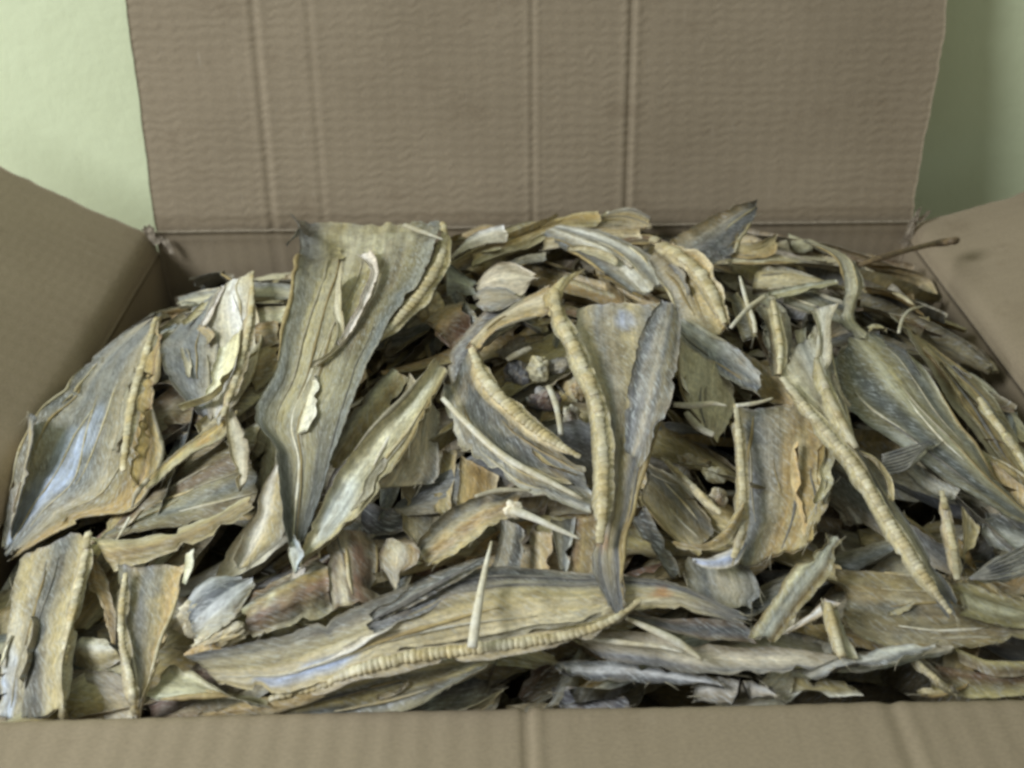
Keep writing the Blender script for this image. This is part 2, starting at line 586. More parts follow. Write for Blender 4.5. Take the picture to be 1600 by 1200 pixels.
def backbone(parent, root, pts, lift, r, pitch, single=True, mat=None, seed=0, flank='mytptym'):
    """pts in photo pixels, r = half width in pixels (start, end), pitch = vertebra spacing in pixels"""
    q = resample(pts, 60)
    pitch = pitch * .74 if single else pitch
    L = np.linalg.norm(np.diff(q, axis=0), axis=1).sum()
    n = max(int(L / pitch), 3)
    P = path3d(pts, lift, n * 4 + 1)
    ps = np.array([px_size(p) for p in P])
    rr = np.interp(np.linspace(0, 1, len(P)), np.linspace(0, 1, len(r)), r) * ps * .70
    T = np.gradient(P, axis=0); T /= np.linalg.norm(T, axis=1, keepdims=True) + 1e-12
    S = np.cross(T, UP); S /= np.linalg.norm(S, axis=1, keepdims=True) + 1e-12
    ends = np.clip(np.minimum(np.linspace(0, 8, len(P)), np.linspace(8, 0, len(P))), .35, 1)
    ja = np.array([1 + .35 * float(fbm(i * .05, 1, seed)) for i in range(len(P))])
    jb = np.array([1 + .35 * float(fbm(i * .05, 9, seed)) for i in range(len(P))])
    drop = UP * (rr * .75)[:, None]
    rmax = rr.max()
    cord, _, _ = sheet_from_edges("backbone", parent, root, P - S * (rr * 1.85 * ends * ja)[:, None] - drop, P + S * (rr * 1.85 * ends * jb)[:, None] - drop,
                                  st(flank), M_FLESH, seed + 7, bulge=rmax * .78, wrinkle=.0004, rag=.0009, endrag=.003, thick=.0016, cell=.0022, mottle=.25, warp=.05, twist=.2)
    if single:
        for k in range(n):
            a, c, b = P[k * 4], P[k * 4 + 2], P[k * 4 + 4]
            t = b - a; ln = np.linalg.norm(t); t = t / (ln + 1e-9)
            side = np.cross(t, UP); side /= np.linalg.norm(side); up = np.cross(side, t)
            if random.random() < .035:
                continue
            R = rr[k * 4 + 2] * random.uniform(.76, 1.02)
            c = c + side * R * random.uniform(-.10, .10)
            t = t + side * random.uniform(-.16, .16); t = t / np.linalg.norm(t)
            side = np.cross(t, UP); side /= np.linalg.norm(side); up = np.cross(side, t)
            o = bpy.data.objects.new("vertebra", VERT[random.randrange(4)])
            COL.objects.link(o)
            o.parent = cord
            l = c - root
            ls = ln * random.uniform(.92, 1.2)
            o.matrix_local = Matrix(((t[0] * ls, side[0] * R, up[0] * R * .55, l[0]),
                                     (t[1] * ls, side[1] * R, up[1] * R * .55, l[1]),
                                     (t[2] * ls, side[2] * R, up[2] * R * .55, l[2]), (0, 0, 0, 1)))
    else:
        parts = []
        for k in range(n):
            seg = P[k * 4:k * 4 + 5]
            parts.append(tube(seg, rr[k * 4:k * 4 + 5] * .85 * np.array([1.0, 1.02, .92, 1.02, 1.0]), 8, .62))
        V, F = join(parts)
        mesh_object("vertebra_row", V - root, F, M_BONE, cord)
    return cord


def strands(parent, root, P, seed, n=18, ln=.009, name="torn_fibre_fringe"):
    """thin torn fibres standing off the edges of a sheet"""
    rg = random.Random(seed)
    nu, nv, _ = P.shape
    parts = []
    for k in range(n):
        side = rg.choice('LRSE')
        if side == 'L': i, j, i2, j2 = rg.randrange(1, nu - 1), 0, None, 2
        elif side == 'R': i, j, i2, j2 = rg.randrange(1, nu - 1), nv - 1, None, nv - 3
        elif side == 'S': i, j, i2, j2 = 0, rg.randrange(nv), 2, None
        else: i, j, i2, j2 = nu - 1, rg.randrange(nv), nu - 3, None
        p = P[i, j]; q = P[i if i2 is None else i2, j if j2 is None else j2]
        d = p - q; d = d / (np.linalg.norm(d) + 1e-9)
        t = P[min(i + 1, nu - 1), j] - P[max(i - 1, 0), j]; t = t / (np.linalg.norm(t) + 1e-9)
        d = d * rg.uniform(.05, .4) + t * rg.choice((-1, 1)) * rg.uniform(.5, 1) + UP * rg.uniform(-.2, .25)
        d = d / np.linalg.norm(d)
        l = ln * rg.uniform(.3, 1.3)
        bend = np.array([rg.uniform(-1, 1), rg.uniform(-1, 1), rg.uniform(-1.2, .5)]) * l * .35
        s = np.linspace(0, 1, 5)[:, None]
        path = p - d * .002 + d * l * s + bend * s ** 2
        r0 = rg.uniform(.00012, .00036)
        parts.append(tube(path, np.linspace(r0, r0 * .3, 5), 4))
    V, F = join(parts)
    o = mesh_object(name, V - root, F, M_FIBRE, parent)
    o['kind'] = 'stuff'
    return o


SEED = [100]


def nseed():
    SEED[0] += 17
    return SEED[0]


def sheet_px(parent, root, name, Lp, Rp, lift, stops, mat=None, liftR=None, seed=None, **kw):
    n = 46
    L = path3d(Lp, lift, n); R = path3d(Rp, lift if liftR is None else liftR, n)
    return sheet_from_edges(name, parent, root, L, R, stops, mat or M_FLESH, seed or nseed(), **kw)


def st(s):
    """'ygp' -> evenly spread colour stops"""
    if len(s) == 1:
        s = s * 2
    return [(i / (len(s) - 1), c) for i, c in enumerate(s)]


def add_shreds(parent, root, P, N, seed, count=None):
    """loose shreds and lifted strips of the sheet's own surface"""
    rg = random.Random(seed)
    nu, nv, _ = P.shape
    lu = np.linalg.norm(np.diff(P[:, nv // 2], axis=0), axis=1).sum()
    wv = np.linalg.norm(np.diff(P[nu // 2], axis=0), axis=1).sum()
    if count is None:
        count = int(min(4, lu * wv / .0018))
    for k in range(count):
        n = max(6, int(nu * rg.uniform(.12, .42)))
        if n >= nu - 2:
            continue
        i0 = rg.randrange(0, nu - n)
        w = max(1, int(nv * rg.uniform(.05, .20)))
        j0 = rg.randrange(0, max(1, nv - w))
        drift = rg.choice((-1, 0, 0, 1)) * min(w + 1, nv // 5)
        ii = np.arange(i0, i0 + n)
        wl = np.linalg.norm(P[:, 0] - P[:, -1], axis=1)
        if wl[ii].min() < .55 * wl.max():
            continue
        t = np.linspace(0, 1, n)
        ja = np.clip(j0 + drift * t, 0, nv - 1).round().astype(int)
        tap = np.sin(np.pi * np.clip(t * .86 + .10, 0, 1)) ** .6
        jb = np.clip(j0 + drift * t + w * tap + .5, 0, nv - 1)
        j1 = np.minimum(jb.astype(int) + 1, nv - 1); fr = (jb - jb.astype(int))[:, None]
        A = P[ii, ja]; Bp = P[ii, jb.astype(int)] * (1 - fr) + P[ii, j1] * fr
        Nn = N[ii, ja]
        up = (.0003 + rg.uniform(0, .0010) * t + rg.uniform(.0, .0035) * t ** 3)[:, None]
        side = rg.choice((0, 1))
        c = rg.uniform(.0005, .003)
        tn = rg.choice(['py', 'yt', 'gm', 'pw', 'oy', 'mt', 'gm', 'ya', 'tp', 'wt', 'my', 'mo'])
        sheet_from_edges("torn_shred", parent, root, A + Nn * up, Bp + Nn * (up + .0002), st(tn), rg.choice((M_FLESH, M_SKIN, M_MEMB)),
                         seed + 3 * k + 1, thick=.0006, wrinkle=.0006, rag=.0012, endrag=.004, curl=(c, 0) if side else (0, c), cell=.003)


def add_sinews(parent, root, P, N, seed, edges=True):
    """cream rolled rims along the edges and stringy sinews lying along the sheet"""
    rg = random.Random(seed + 5)
    nu, nv, _ = P.shape
    if nu < 14 or nv < 8:
        return

    def line(j0, j1, a, b, r, mat, name, up, squash):
        n = max(8, int((b - a) * nu * .7))
        fi = np.linspace(a, b, n) * (nu - 1)
        i = fi.round().astype(int)
        w = vnoise(np.linspace(0, 3, n), np.zeros(n), seed + int(j0 * 50)) * .03
        j = np.clip(np.linspace(j0, j1, n) + (w if 0 < j0 < 1 else 0), 0, 1) * (nv - 1)
        jl = np.minimum(j.astype(int), nv - 2); fr = (j - jl)[:, None]
        path = P[i, jl] * (1 - fr) + P[i, jl + 1] * fr + N[i, jl] * up
        path = smooth1(path, 2)
        t = np.linspace(0, 1, n)
        rr = r * (np.clip(np.minimum(t, 1 - t) * 5, .25, 1)) * (1 + .45 * fbm(t * 9, t * 0, seed + int(j0 * 90)))
        V, F = tube(path, np.maximum(rr, .0002), 7, squash, jit=.25, seed=seed)
        mesh_object(name, V - root, F, mat, parent)
    mats = (M_FIBRE, M_BONE, M_AMBER, M_AMBER, M_SPIKE)
    if edges:
        for e in (0.0, 1.0):
            if rg.random() < .55:
                a = rg.uniform(0, .4); b = a + rg.uniform(.35, .6)
                line(e, e, a, min(b, 1), rg.uniform(.0007, .0014), rg.choice(mats), "rolled_rim", .0002, .8)
    wid = np.linalg.norm(P[nu // 2, 0] - P[nu // 2, -1])
    for k in range(int(min(6, wid / .007))):
        j = rg.uniform(.08, .92)
        a = rg.uniform(0, .6); b = min(1, a + rg.uniform(.2, .6))
        line(j, min(.97, max(.03, j + rg.uniform(-.12, .12))), a, b, rg.uniform(.00035, .0009), rg.choice(mats + (M_DARK, M_DARK)), "sinew",
             rg.uniform(0, .0004), .6)


def piece(name, label, cat, Lp, Rp, lift, tones, mat=None, liftR=None, bones=(), spikes=(), extra=(), fringe=14,
          group=None, shreds=None, rays=(), **kw):
    """a dried fish piece: sheet of flesh between two traced edges, with optional backbone, bones and flaps"""
    root = to_pile(*(np.mean(np.vstack([Lp, Rp]), 0)), -.01)
    t = thing(name, label, cat, root, group)
    sd = nseed()
    o, P, N = sheet_px(t, root, "flesh", Lp, Rp, lift, st(tones), mat, liftR, sd, **kw)
    if fringe:
        strands(t, root, P, sd, fringe, .007)
    add_shreds(t, root, P, N, sd, shreds)
    add_sinews(t, root, P, N, sd)
    for b in bones:
        backbone(t, root, seed=sd, **b)
    for s in spikes:
        spike(t, root, *s)
    for q in rays:
        spike(t, root, *q, M_RAY, 'fin_ray')
    for e in extra:
        e = dict(e)
        nm = e.pop('name'); tn = e.pop('tones')
        sheet_px(t, root, nm, e.pop('L'), e.pop('R'), e.pop('lift'), st(tn), e.pop('mat', M_MEMB), **e)
    return t


def spike(parent, root, pts, lift, r, mat=None, name="bone_spine"):
    P = path3d(pts, lift, 16)
    ps = np.array([px_size(p) for p in P])
    rr = np.interp(np.linspace(0, 1, 16), np.linspace(0, 1, len(r)), r) * ps
    V, F = tube(P, rr, 8, .7, jit=.15, seed=len(pts) + int(pts[0][0]))
    return mesh_object(name, V - root, F, mat or M_SPIKE, parent)


def bone(label, pts, lift, r, name="fish_bone", mat=None, knob=None, cat="fish bone"):
    """a loose splinter of bone"""
    root = to_pile(*pts[0], 0)
    t = thing(name, label, cat, root)
    spike(t, root, pts, lift, r, mat, "shaft")
    if knob:
        lump(t, root, knob[0], knob[1], lift if np.isscalar(lift) else lift[0], knob[2], knob[3], 'pw', "knob", M_MEMB)
    return t


def lump(parent, root, px, py, lift, rx, ry, tones, name="flesh", mat=None, ang=0, flat=.6, seed=None):
    """an uneven dried chunk; rx, ry half sizes in photo pixels"""
    sd = seed or nseed()
    c = to_pile(px, py, lift)
    ps = px_size(c)
    n, m = 32, 26
    th = np.linspace(0, 2 * math.pi, n, endpoint=False); ph = np.linspace(.02, math.pi - .02, m)
    PH, TH = np.meshgrid(ph, th, indexing='ij')
    d = np.stack([np.sin(PH) * np.cos(TH), np.sin(PH) * np.sin(TH), np.cos(PH)], -1)
    k = .95 + .62 * fbm(d[..., 0] * 1.6 + 2 * d[..., 2], d[..., 1] * 1.8 - d[..., 2] * 1.5, sd) - .30 * np.abs(fbm(d[..., 0] * 3.5 + d[..., 2], d[..., 1] * 4 - d[..., 2] * 3, sd + 3)) + .10 * fbm(d[..., 0] * 9, d[..., 1] * 9 + d[..., 2] * 8, sd + 5)
    a = math.radians(ang)
    e1 = _r * math.cos(a) + _u * math.sin(a); e2 = -_r * math.sin(a) + _u * math.cos(a)
    V = c + (d[..., 0:1] * rx * ps * e1 + d[..., 1:2] * ry * ps * e2 + d[..., 2:3] * min(rx, ry) * ps * flat * .7 * (-_f)) * k[..., None]
    U = TH / (2 * math.pi); W = PH / math.pi
    s = np.abs(U * 2 - 1)
    C = tone_field(st(tones), s, W, sd, mottle=.5, warp=.25)
    F = []
    for i in range(m - 1):
        for j in range(n):
            j2 = (j + 1) % n
            F.append((i * n + j, (i + 1) * n + j, (i + 1) * n + j2, i * n + j2))
    F.append(tuple(range(n))); F.append(tuple((m - 1) * n + j for j in range(n - 1, -1, -1)))
    uv = np.stack([d[..., 0].ravel() * rx * ps, (d[..., 1].ravel() * ry + d[..., 2].ravel() * 6) * ps], 1) + sd * .11
    return mesh_object(name, V.reshape(-1, 3) - root, F, mat or M_FLESH, parent, uv, C.reshape(-1, 3))


def chunk(label, px, py, lift, rx, ry, tones, ang=0, mat=None, flat=.6, name="dried_fish_chunk", cat="fish chunk"):
    root = to_pile(px, py, lift - .01)
    t = thing(name, label, cat, root)
    lump(t, root, px, py, lift, rx, ry, tones, "flesh", mat, ang, flat)
    return t


def struct(o):
    o['kind'] = 'structure'
    return o


# ================================================================== SETTING
def plane(name, o, a, b, n, mat, bumpy=0.0):
    o, a, b = map(np.array, (o, a, b))
    s = np.linspace(0, 1, n); S, T = np.meshgrid(s, s, indexing='ij')
    P = o + a * S[..., None] + b * T[..., None]
    return struct(mesh_object(name, P.reshape(-1, 3), grid_faces(n, n), mat))


YW = YB + .095
plane("wall", (-2.0, YW, ZB), (4.0, 0, 0), (0, 0, 2.6), 12, M_WALL)
plane("floor", (-2.0, YW - 2.6, ZB), (4.0, 0, 0), (0, 2.6, 0), 12, M_FLOOR)

# ================================================================== BOX
TH = .005
box = thing("cardboard_box", "large open brown corrugated cardboard box filled with dried fish, flaps folded back", "box",
            (XC, (YF + YB) / 2, ZB + .004))
BROOT = np.array([XC, (YF + YB) / 2, ZB + .004])


def panel(name, prof, along0, along1, dirs, mat, creases=(), rag0=0.0, rag1=0.0, ragend=0.0, flare=0.0, seed=1, wob=.0012, thick=TH, cell=.004, want=None):
    """prof: list of 3-D points (cross-section), swept from along0 to along1 (vectors). A cardboard sheet of real thickness."""
    prof = np.asarray(prof, float)
    Ls = np.linalg.norm(np.diff(prof, axis=0), axis=1).sum()
    nv = max(int(Ls / cell), 6)
    prof = resample(prof, nv, False)
    a0, a1 = np.array(along0, float), np.array(along1, float)
    La = np.linalg.norm(a1 - a0)
    nu = max(int(La / cell), 6)
    u = np.linspace(0, 1, nu); v = np.linspace(0, 1, nv)
    U, W = np.meshgrid(u, v, indexing='ij')
    P = (a0 + (a1 - a0) * U[..., None]) + prof[None]
    A = (a1 - a0) / La
    r = lambda k, s: fbm(v * Ls / .02, v * 0, seed + k, 4) * s
    P += A * (r(1, rag0)[None] * (1 - U) ** 12 + r(2, rag1)[None] * U ** 12)[..., None]
    P += A * (flare * W * U ** 6)[..., None]
    Tn = np.gradient(prof, axis=0); Tn /= np.linalg.norm(Tn, axis=1, keepdims=True) + 1e-12
    P += Tn[None] * ((fbm(u * La / .02, u * 0, seed + 5, 4) * ragend)[:, None] * W ** 12)[..., None]
    Nn = np.cross(A, Tn); Nn /= np.linalg.norm(Nn, axis=1, keepdims=True) + 1e-12
    want = np.array(want if want is not None else UP)
    if (Nn.mean(0) @ want) < 0: Nn = -Nn
    h = wob * fbm(U * La / .12, W * Ls / .12, seed + 7)
    for c in creases:               # (position along m, width, depth, slant) score lines pressed across the flutes
        pos, w, dep, slant = c
        x = U * La - (pos + slant * W * Ls)
        h = h - dep * np.exp(-(x / w) ** 2) + .6 * dep * np.exp(-((x - 1.9 * w) / (1.1 * w)) ** 2) + .45 * dep * np.exp(-((x + 1.9 * w) / (1.1 * w)) ** 2)
    P += Nn[None] * h[..., None]
    V, F, N = shell(P, np.full((nu, nv), thick), want)
    uv = np.stack([(U * La).ravel(), (W * Ls).ravel()], 1)
    uv = np.concatenate([uv, uv]) + seed * .3
    o = mesh_object(name, V - BROOT, F, mat, box, uv)
    o.data.materials.append(M_EDGE)
    nq = (nu - 1) * (nv - 1) * 2
    mi = np.zeros(len(o.data.polygons), np.int32); mi[nq:] = 1
    o.data.polygons.foreach_set('material_index', mi)
    sm = np.ones(len(o.data.polygons), bool); sm[nq:] = False
    o.data.polygons.foreach_set('use_smooth', sm)
    return o


def bend(p0, d0, d1, rad, n=10):
    """points of a rounded fold from direction d0 to d1"""
    d0, d1 = np.array(d0, float), np.array(d1, float)
    out = []; p = np.array(p0, float)
    for k in range(n):
        t = (k + .5) / n
        d = d0 * (1 - t) + d1 * t; d /= np.linalg.norm(d)
        out.append(p.copy()); p = p + d * rad / n
    out.append(p)
    return out


CR = [(.093, .0026, .0011, .0), (.134, .0020, .0005, 0), (.300, .0016, .0013, .0), (.374, .0020, .0017, .0)]
# walls (inner face is the visible one)
panel("back_wall", [(0, 0, ZB + .012), (0, 0, -.010), (0, -.0012, -.004), (0, -.0006, .0004)], (XL, YB, 0), (XR, YB, 0), None, M_CARD_SOFT,
      CR, seed=3, want=(0, -1, 0))
panel("left_wall", [(0, 0, ZB + .012), (0, 0, -.018)], (XL, YF, 0), (XL, YB + .003, 0), None, M_CARD_SOFT, seed=4, want=(1, 0, 0))
panel("right_wall", [(0, 0, ZB + .012), (0, 0, -.014)], (XR, YF, 0), (XR, YB + .003, 0), None, M_CARD_SOFT, seed=5, want=(-1, 0, 0))
panel("front_wall", [(0, 0, ZB + .012), (0, 0, -.008)], (XL, YF, 0), (XR, YF, 0), None, M_CARD_SOFT, seed=6, want=(0, 1, 0))
panel("bottom", [(0, -.002, ZB + .0085), (0, -DEP + .002, ZB + .0085)], (XL + .002, YB, 0), (XR - .002, YB, 0), None, M_CARD_SOFT, seed=8, want=(0, 0, 1), cell=.02)
# flaps
la = math.radians(15)
panel("back_flap", [(0, .0078, -.020), (0, .0074, -.002), (0, .0080, .010), (0, .007 + .05 * math.tan(la), .05), (0, .006 + .225 * math.sin(la), .225 * math.cos(la))],
      (XL - .001, YB, 0), (XR + .002, YB, 0), None, M_CARD, CR, rag0=.0010, rag1=.0024, flare=.012, seed=9, want=(0, -1, .2), cell=.0022)
lf = math.radians(31.5)
panel("left_flap", bend((0, 0, -.0175), (0, 0, 1), (-math.cos(lf), 0, math.sin(lf)), .022) +
      [np.array((0, 0, -.0175)) + np.array((-.0085, 0, .0175)) + np.array((-math.cos(lf), 0, math.sin(lf))) * .25],
      (XL, YF - .002, 0), (XL, YB - .001, 0), None, M_CARD_SOFT, rag1=.004, seed=12, want=(.4, 0, 1))
rf = math.radians(19)
panel("right_flap", bend((0, 0, -.0135), (0, 0, 1), (math.cos(rf), 0, math.sin(rf)), .018) +
      [np.array((0, 0, -.0135)) + np.array((.0075, 0, .0135)) + np.array((math.cos(rf), 0, math.sin(rf))) * .25],
      (XR, YF - .002, 0), (XR, YB - .001, 0), None, M_CARD_SOFT, rag1=.004, seed=13, want=(-.4, 0, 1))
ff = math.radians(-3)
panel("front_flap", bend((0, 0, -.0075), (0, 0, 1), (0, -math.cos(ff), math.sin(ff)), .010) +
      [np.array((0, 0, -.0075)) + np.array((0, -.004, .008)) + np.array((0, -math.cos(ff), math.sin(ff))) * .14],
      (XL - .002, YF, 0), (XR + .002, YF, 0), None, M_CARD_SOFT, [(.281, .0019, .0014, 0), (.435, .003, .0009, 0)] + [(.03 + .0125 * k, .0030, .00012, 0) for k in range(44)], seed=14, want=(0, 0, 1), cell=.0022)


# torn liner paper at the split corners of the box
def torn_bit(P0, d, w, ln, seed):
    rg = np.random.default_rng(seed)
    d = np.array(d, float); d /= np.linalg.norm(d)
    s = np.cross(d, (0, -1, .3)); s /= np.linalg.norm(s)
    n, m = 10, 7
    U, W = np.meshgrid(np.linspace(0, 1, n), np.linspace(-.5, .5, m), indexing='ij')
    P = np.array(P0) + d * (U * ln)[..., None] + s * (W * w * (1 - .6 * U))[..., None]
    P += np.stack([fbm(U * 3, W * 2, seed + k) * .0016 for k in range(3)], -1)
    V, F, _ = shell(P, np.full((n, m), .0007), UP)
    mesh_object("torn_paper", V - BROOT, F, M_EDGE, box)


torn_bit((XL + .004, YB - .004, -.006), (-.4, 0, .5), .010, .016, 1)
torn_bit((XL + .008, YB - .006, -.002), (.35, -.1, -.9), .007, .014, 2)
torn_bit((XL - .002, YB - .004, .000), (.2, -.2, .6), .008, .010, 3)
torn_bit((XR - .004, YB - .006, -.016), (.1, -.1, .9), .007, .022, 4)
torn_bit((XR - .001, YB - .006, -.002), (.1, -.1, .9), .006, .018, 5)
torn_bit((XR + .004, YB - .004, .002), (.5, -.2, .8), .006, .012, 6)


# ================================================================== FILLING BELOW: deep layers of the heap
def loose_sheet(name, parent, root, c, ang, ln, wd, lift, tones, seed, mat=None, cell=.0036, tiltv=0.0, **kw):
    """a scrap lying on the heap: centre c, direction ang"""
    d = np.array([math.cos(ang), math.sin(ang)]); s = np.array([-d[1], d[0]])
    n = 24
    t = np.linspace(-.5, .5, n)
    bendy = random.uniform(-.25, .25) * ln
    cx = c[0] + d[0] * t * ln + s[0] * bendy * (t ** 2 - .1)
    cy = c[1] + d[1] * t * ln + s[1] * bendy * (t ** 2 - .1)
    taper = (1 - random.uniform(.6, .92) * np.abs(2 * t) ** random.uniform(1.5, 4)) * (1 + .15 * np.sin(t * random.uniform(3, 9) + seed))
    skew = random.uniform(-.4, .4)
    wL = wd * .5 * taper * (1 + skew * t); wR = wd * .5 * taper * (1 - skew * t)
    E = []
    tw = random.uniform(-.5, .5) * tiltv
    for sg, w in ((1, wL), (-1, wR)):
        x = np.clip(cx + s[0] * w * sg, XL + .008, XR - .008); y = np.clip(cy + s[1] * w * sg, YF + .008, YB - .012)
        z = mound(x, y) * .6 + mound(c[0], c[1]) * .4 + lift + sg * w * (tiltv + tw * t) + t * random.uniform(-.06, .06) * ln
        E.append(np.stack([x, y, z], 1))
    return sheet_from_edges(name, parent, root, E[0], E[1], st(tones), mat or M_FLESH, seed, cell=cell, **kw)


# ================================================================== THE PIECES ON TOP
FP = "dried_fish_piece"
# --- upper left
piece(FP, "widest beige slab with folded belly membrane and dark tail tip, at upper left", "dried fish",
      [(472, 350), (462, 420), (448, 500), (430, 580), (398, 655), (432, 700), (440, 760), (442, 820), (455, 868)],
      [(690, 345), (686, 400), (662, 455), (618, 500), (585, 570), (556, 640), (528, 700), (500, 780), (468, 866)],
      [.030, .030, .026, .022, .020], "gmyttymog", M_SKIN, twist=.45, tips=(None, 'k'), tip_len=.22, thick=.003, wrinkle=.0024, curl=(.004, .004),
      patches=[(.16, .55, .17, .34, 'p', .8), (.06, .6, .08, .2, 'y', .6), (.35, .12, .3, .10, 'k', .6), (.42, .72, .25, .10, 'b', .5), (.05, .08, .1, .08, 'k', .8), (.5, .45, .2, .12, 'y', .6)],
      bones=[dict(pts=[(693, 348), (690, 400), (662, 452), (622, 498), (588, 532)], lift=[.036, .036, .032, .03], r=(7, 11, 12, 8), pitch=11, single=True)],
      spikes=[([(632, 352), (660, 362), (692, 374)], .044, (5, 4.5, 1.5))],
      extra=[dict(name="belly_membrane", L=[(517, 455), (522, 490), (528, 520), (520, 548), (492, 570)], R=[(536, 420), (534, 470), (537, 510), (530, 545), (495, 573)], lift=[.0325, .031, .029], tones='py', curl=(.002, .002)),
             dict(name="belly_membrane", L=[(560, 395), (582, 425), (568, 470), (545, 515), (530, 540)], R=[(580, 395), (590, 430), (582, 470), (556, 515), (532, 545)], lift=[.0325, .032, .030], tones='wp', curl=(.002, .003)),
             dict(name="membrane_strip", L=[(492, 590), (478, 640), (468, 672)], R=[(500, 592), (494, 640), (480, 672)], lift=.027, tones='pw'),
             dict(name="dark_tail_shred", L=[(468, 350), (458, 365), (446, 382)], R=[(476, 352), (464, 370), (447, 384)], lift=.04, tones='dd', mat=M_SKIN, thick=.001)])
piece(FP, "grey slab with silvery blue patch and jagged amber edge, at the left side", "dried fish",
      [(244, 492), (195, 532), (152, 578), (105, 640), (66, 710), (30, 790), (2, 860)],
      [(252, 494), (240, 560), (232, 620), (236, 680), (214, 770), (120, 806), (30, 868)],
      [.018, .016, .014, .012], "kmgggmoay", M_SKIN, twist=.5, rag=.003, thick=.003, curl=(.002, .003),
      patches=[(.78, .33, .22, .13, 's', .85), (.9, .2, .16, .12, 's', .8), (.55, .45, .12, .06, 's', .6), (.4, .15, .3, .1, 'g', .6)],
      bones=[dict(pts=[(243, 497), (226, 560), (208, 620), (198, 680), (192, 735)], lift=[.024, .022, .02], r=(6, 9, 9, 7), pitch=10)],
      extra=[dict(name="jagged_edge", L=[(246, 520), (232, 580), (220, 640), (214, 700), (205, 750)], R=[(250, 520), (243, 580), (236, 660), (240, 690), (216, 760)], lift=[.024, .02, .019], tones='aar', mat=M_FLESH, rag=.004)])
piece(FP, "narrow grey tail end poking up against the left box wall", "dried fish",
      [(28, 650), (14, 700), (0, 770), (-10, 840)], [(62, 650), (72, 705), (60, 770), (30, 830)], [.004, .0, -.003], "gyymg", M_SKIN, tips=('k', None), rag=.003)
piece(FP, "pale and grey piece with a thin upright amber spine, beside the wide beige slab", "dried fish",
      [(300, 480), (276, 520), (274, 575), (288, 625), (318, 650)], [(396, 425), (394, 500), (384, 560), (368, 610), (345, 660)],
      [.016, .014, .012], "gggmpwpy", M_FLESH, liftR=[.028, .02, .014], curl=(.003, .0),
      bones=[dict(pts=[(394, 424), (392, 490), (378, 560), (362, 610), (348, 650)], lift=[.032, .024, .018], r=(4, 7, 8, 6), pitch=10, single=True)],
      extra=[dict(name="belly_membrane", L=[(345, 545), (330, 590), (318, 618), (284, 640)], R=[(382, 520), (372, 580), (345, 622), (288, 642)], lift=[.022, .02, .018], tones='wpp', curl=(.002, .004))])
piece(FP, "amber strip with an orange stain, left of the small upright pale leaf", "dried fish",
      [(352, 640), (318, 662), (280, 695), (235, 745)], [(372, 650), (345, 690), (300, 715), (246, 758)], [.012, .010, .008], "oaytm", M_FLESH,
      patches=[(.42, .55, .08, .16, 'h', .65), (.3, .5, .2, .3, 'a', .6)])
piece(FP, "narrow pale leaf shaped strip standing upright above the dark brown slab", "dried fish",
      [(356, 640), (356, 690), (364, 740), (374, 772)], [(366, 640), (384, 690), (386, 740), (379, 772)], [.016, .014, .012], "ypto", M_MEMB, curl=(.002, .002), fringe=4)
piece(FP, "dark brown streaked slab with a curled pale lower edge, left of centre", "dried fish",
      [(196, 790), (262, 730), (330, 700), (410, 664)], [(160, 862), (230, 850), (300, 826), (388, 784)], [.004, .005, .006], "oobbogob", M_FLESH, mottle=.25, thick=.003,
      extra=[dict(name="curled_edge", L=[(148, 842), (205, 848), (270, 832), (330, 806), (390, 774)], R=[(176, 892), (215, 880), (285, 858), (335, 834), (388, 800)], lift=[.012, .012, .012], tones='pyay', mat=M_FLESH, bulge=.005, rag=.002)],
      spikes=[([(203, 808), (192, 828), (182, 844)], .014, (2.5, 2.5, 1.5))])
bone("thin dark dried splinter beside the silver patched slab", [(232, 748), (212, 772), (206, 792)], .016, (4, 5, 2), name="fish_splinter", mat=M_FIBRE)

# --- lower left
piece(FP, "long upright slab with a straight ridged backbone and silver skin, at the lower left corner", "dried fish",
      [(30, 872), (8, 940), (-12, 1020), (-30, 1118)], [(146, 826), (140, 900), (120, 1000), (112, 1116)], [.016, .014, .012, .010], "mytmgkmyp", M_FLESH, thick=.003,
      patches=[(.85, .16, .3, .14, 's', .85), (.55, .12, .25, .1, 'w', .6), (.35, .5, .16, .06, 'd', .8)],
      bones=[dict(pts=[(138, 832), (126, 900), (108, 980), (96, 1060), (98, 1122)], lift=[.022, .02, .018, .016], r=(8, 9, 10, 10), pitch=11)])
piece(FP, "tapering amber strip just right of the straight backbone at lower left", "dried fish",
      [(134, 868), (140, 920), (160, 970), (176, 1008)], [(146, 856), (168, 905), (182, 960), (184, 1010)], [.012, .010, .008], "yao", M_FLESH, fringe=5)
piece(FP, "V shaped olive slab narrowing downward with a ridged cord on its left edge, lower left", "dried fish",
      [(192, 900), (190, 960), (192, 1010), (206, 1064), (214, 1120)], [(294, 868), (276, 930), (262, 990), (240, 1060), (218, 1122)], [.014, .014, .014, .014], "pgogoyay", M_FLESH, thick=.0028, curl=(0, .004),
      patches=[(.12, .5, .14, .2, 'g', .7), (.75, .9, .2, .15, 'p', .8)],
      bones=[dict(pts=[(196, 896), (190, 950), (190, 1000), (203, 1060), (212, 1122)], lift=[.020, .02, .019, .018], r=(6, 7, 8, 9), pitch=10)])
piece(FP, "pale curled scrap between the straight backbone and the V shaped slab", "dried fish",
      [(118, 1000), (150, 1004), (186, 1006)], [(112, 1034), (150, 1042), (188, 1032)], [.006, .006], "pwyo", M_FLESH, bulge=.004, fringe=4)
piece(FP, "flat brown scrap at the front edge beneath the V shaped slab", "dried fish",
      [(112, 1052), (160, 1048), (208, 1060)], [(110, 1120), (165, 1122), (212, 1120)], [.001, .001], "omtyp", M_FLESH, fringe=8)
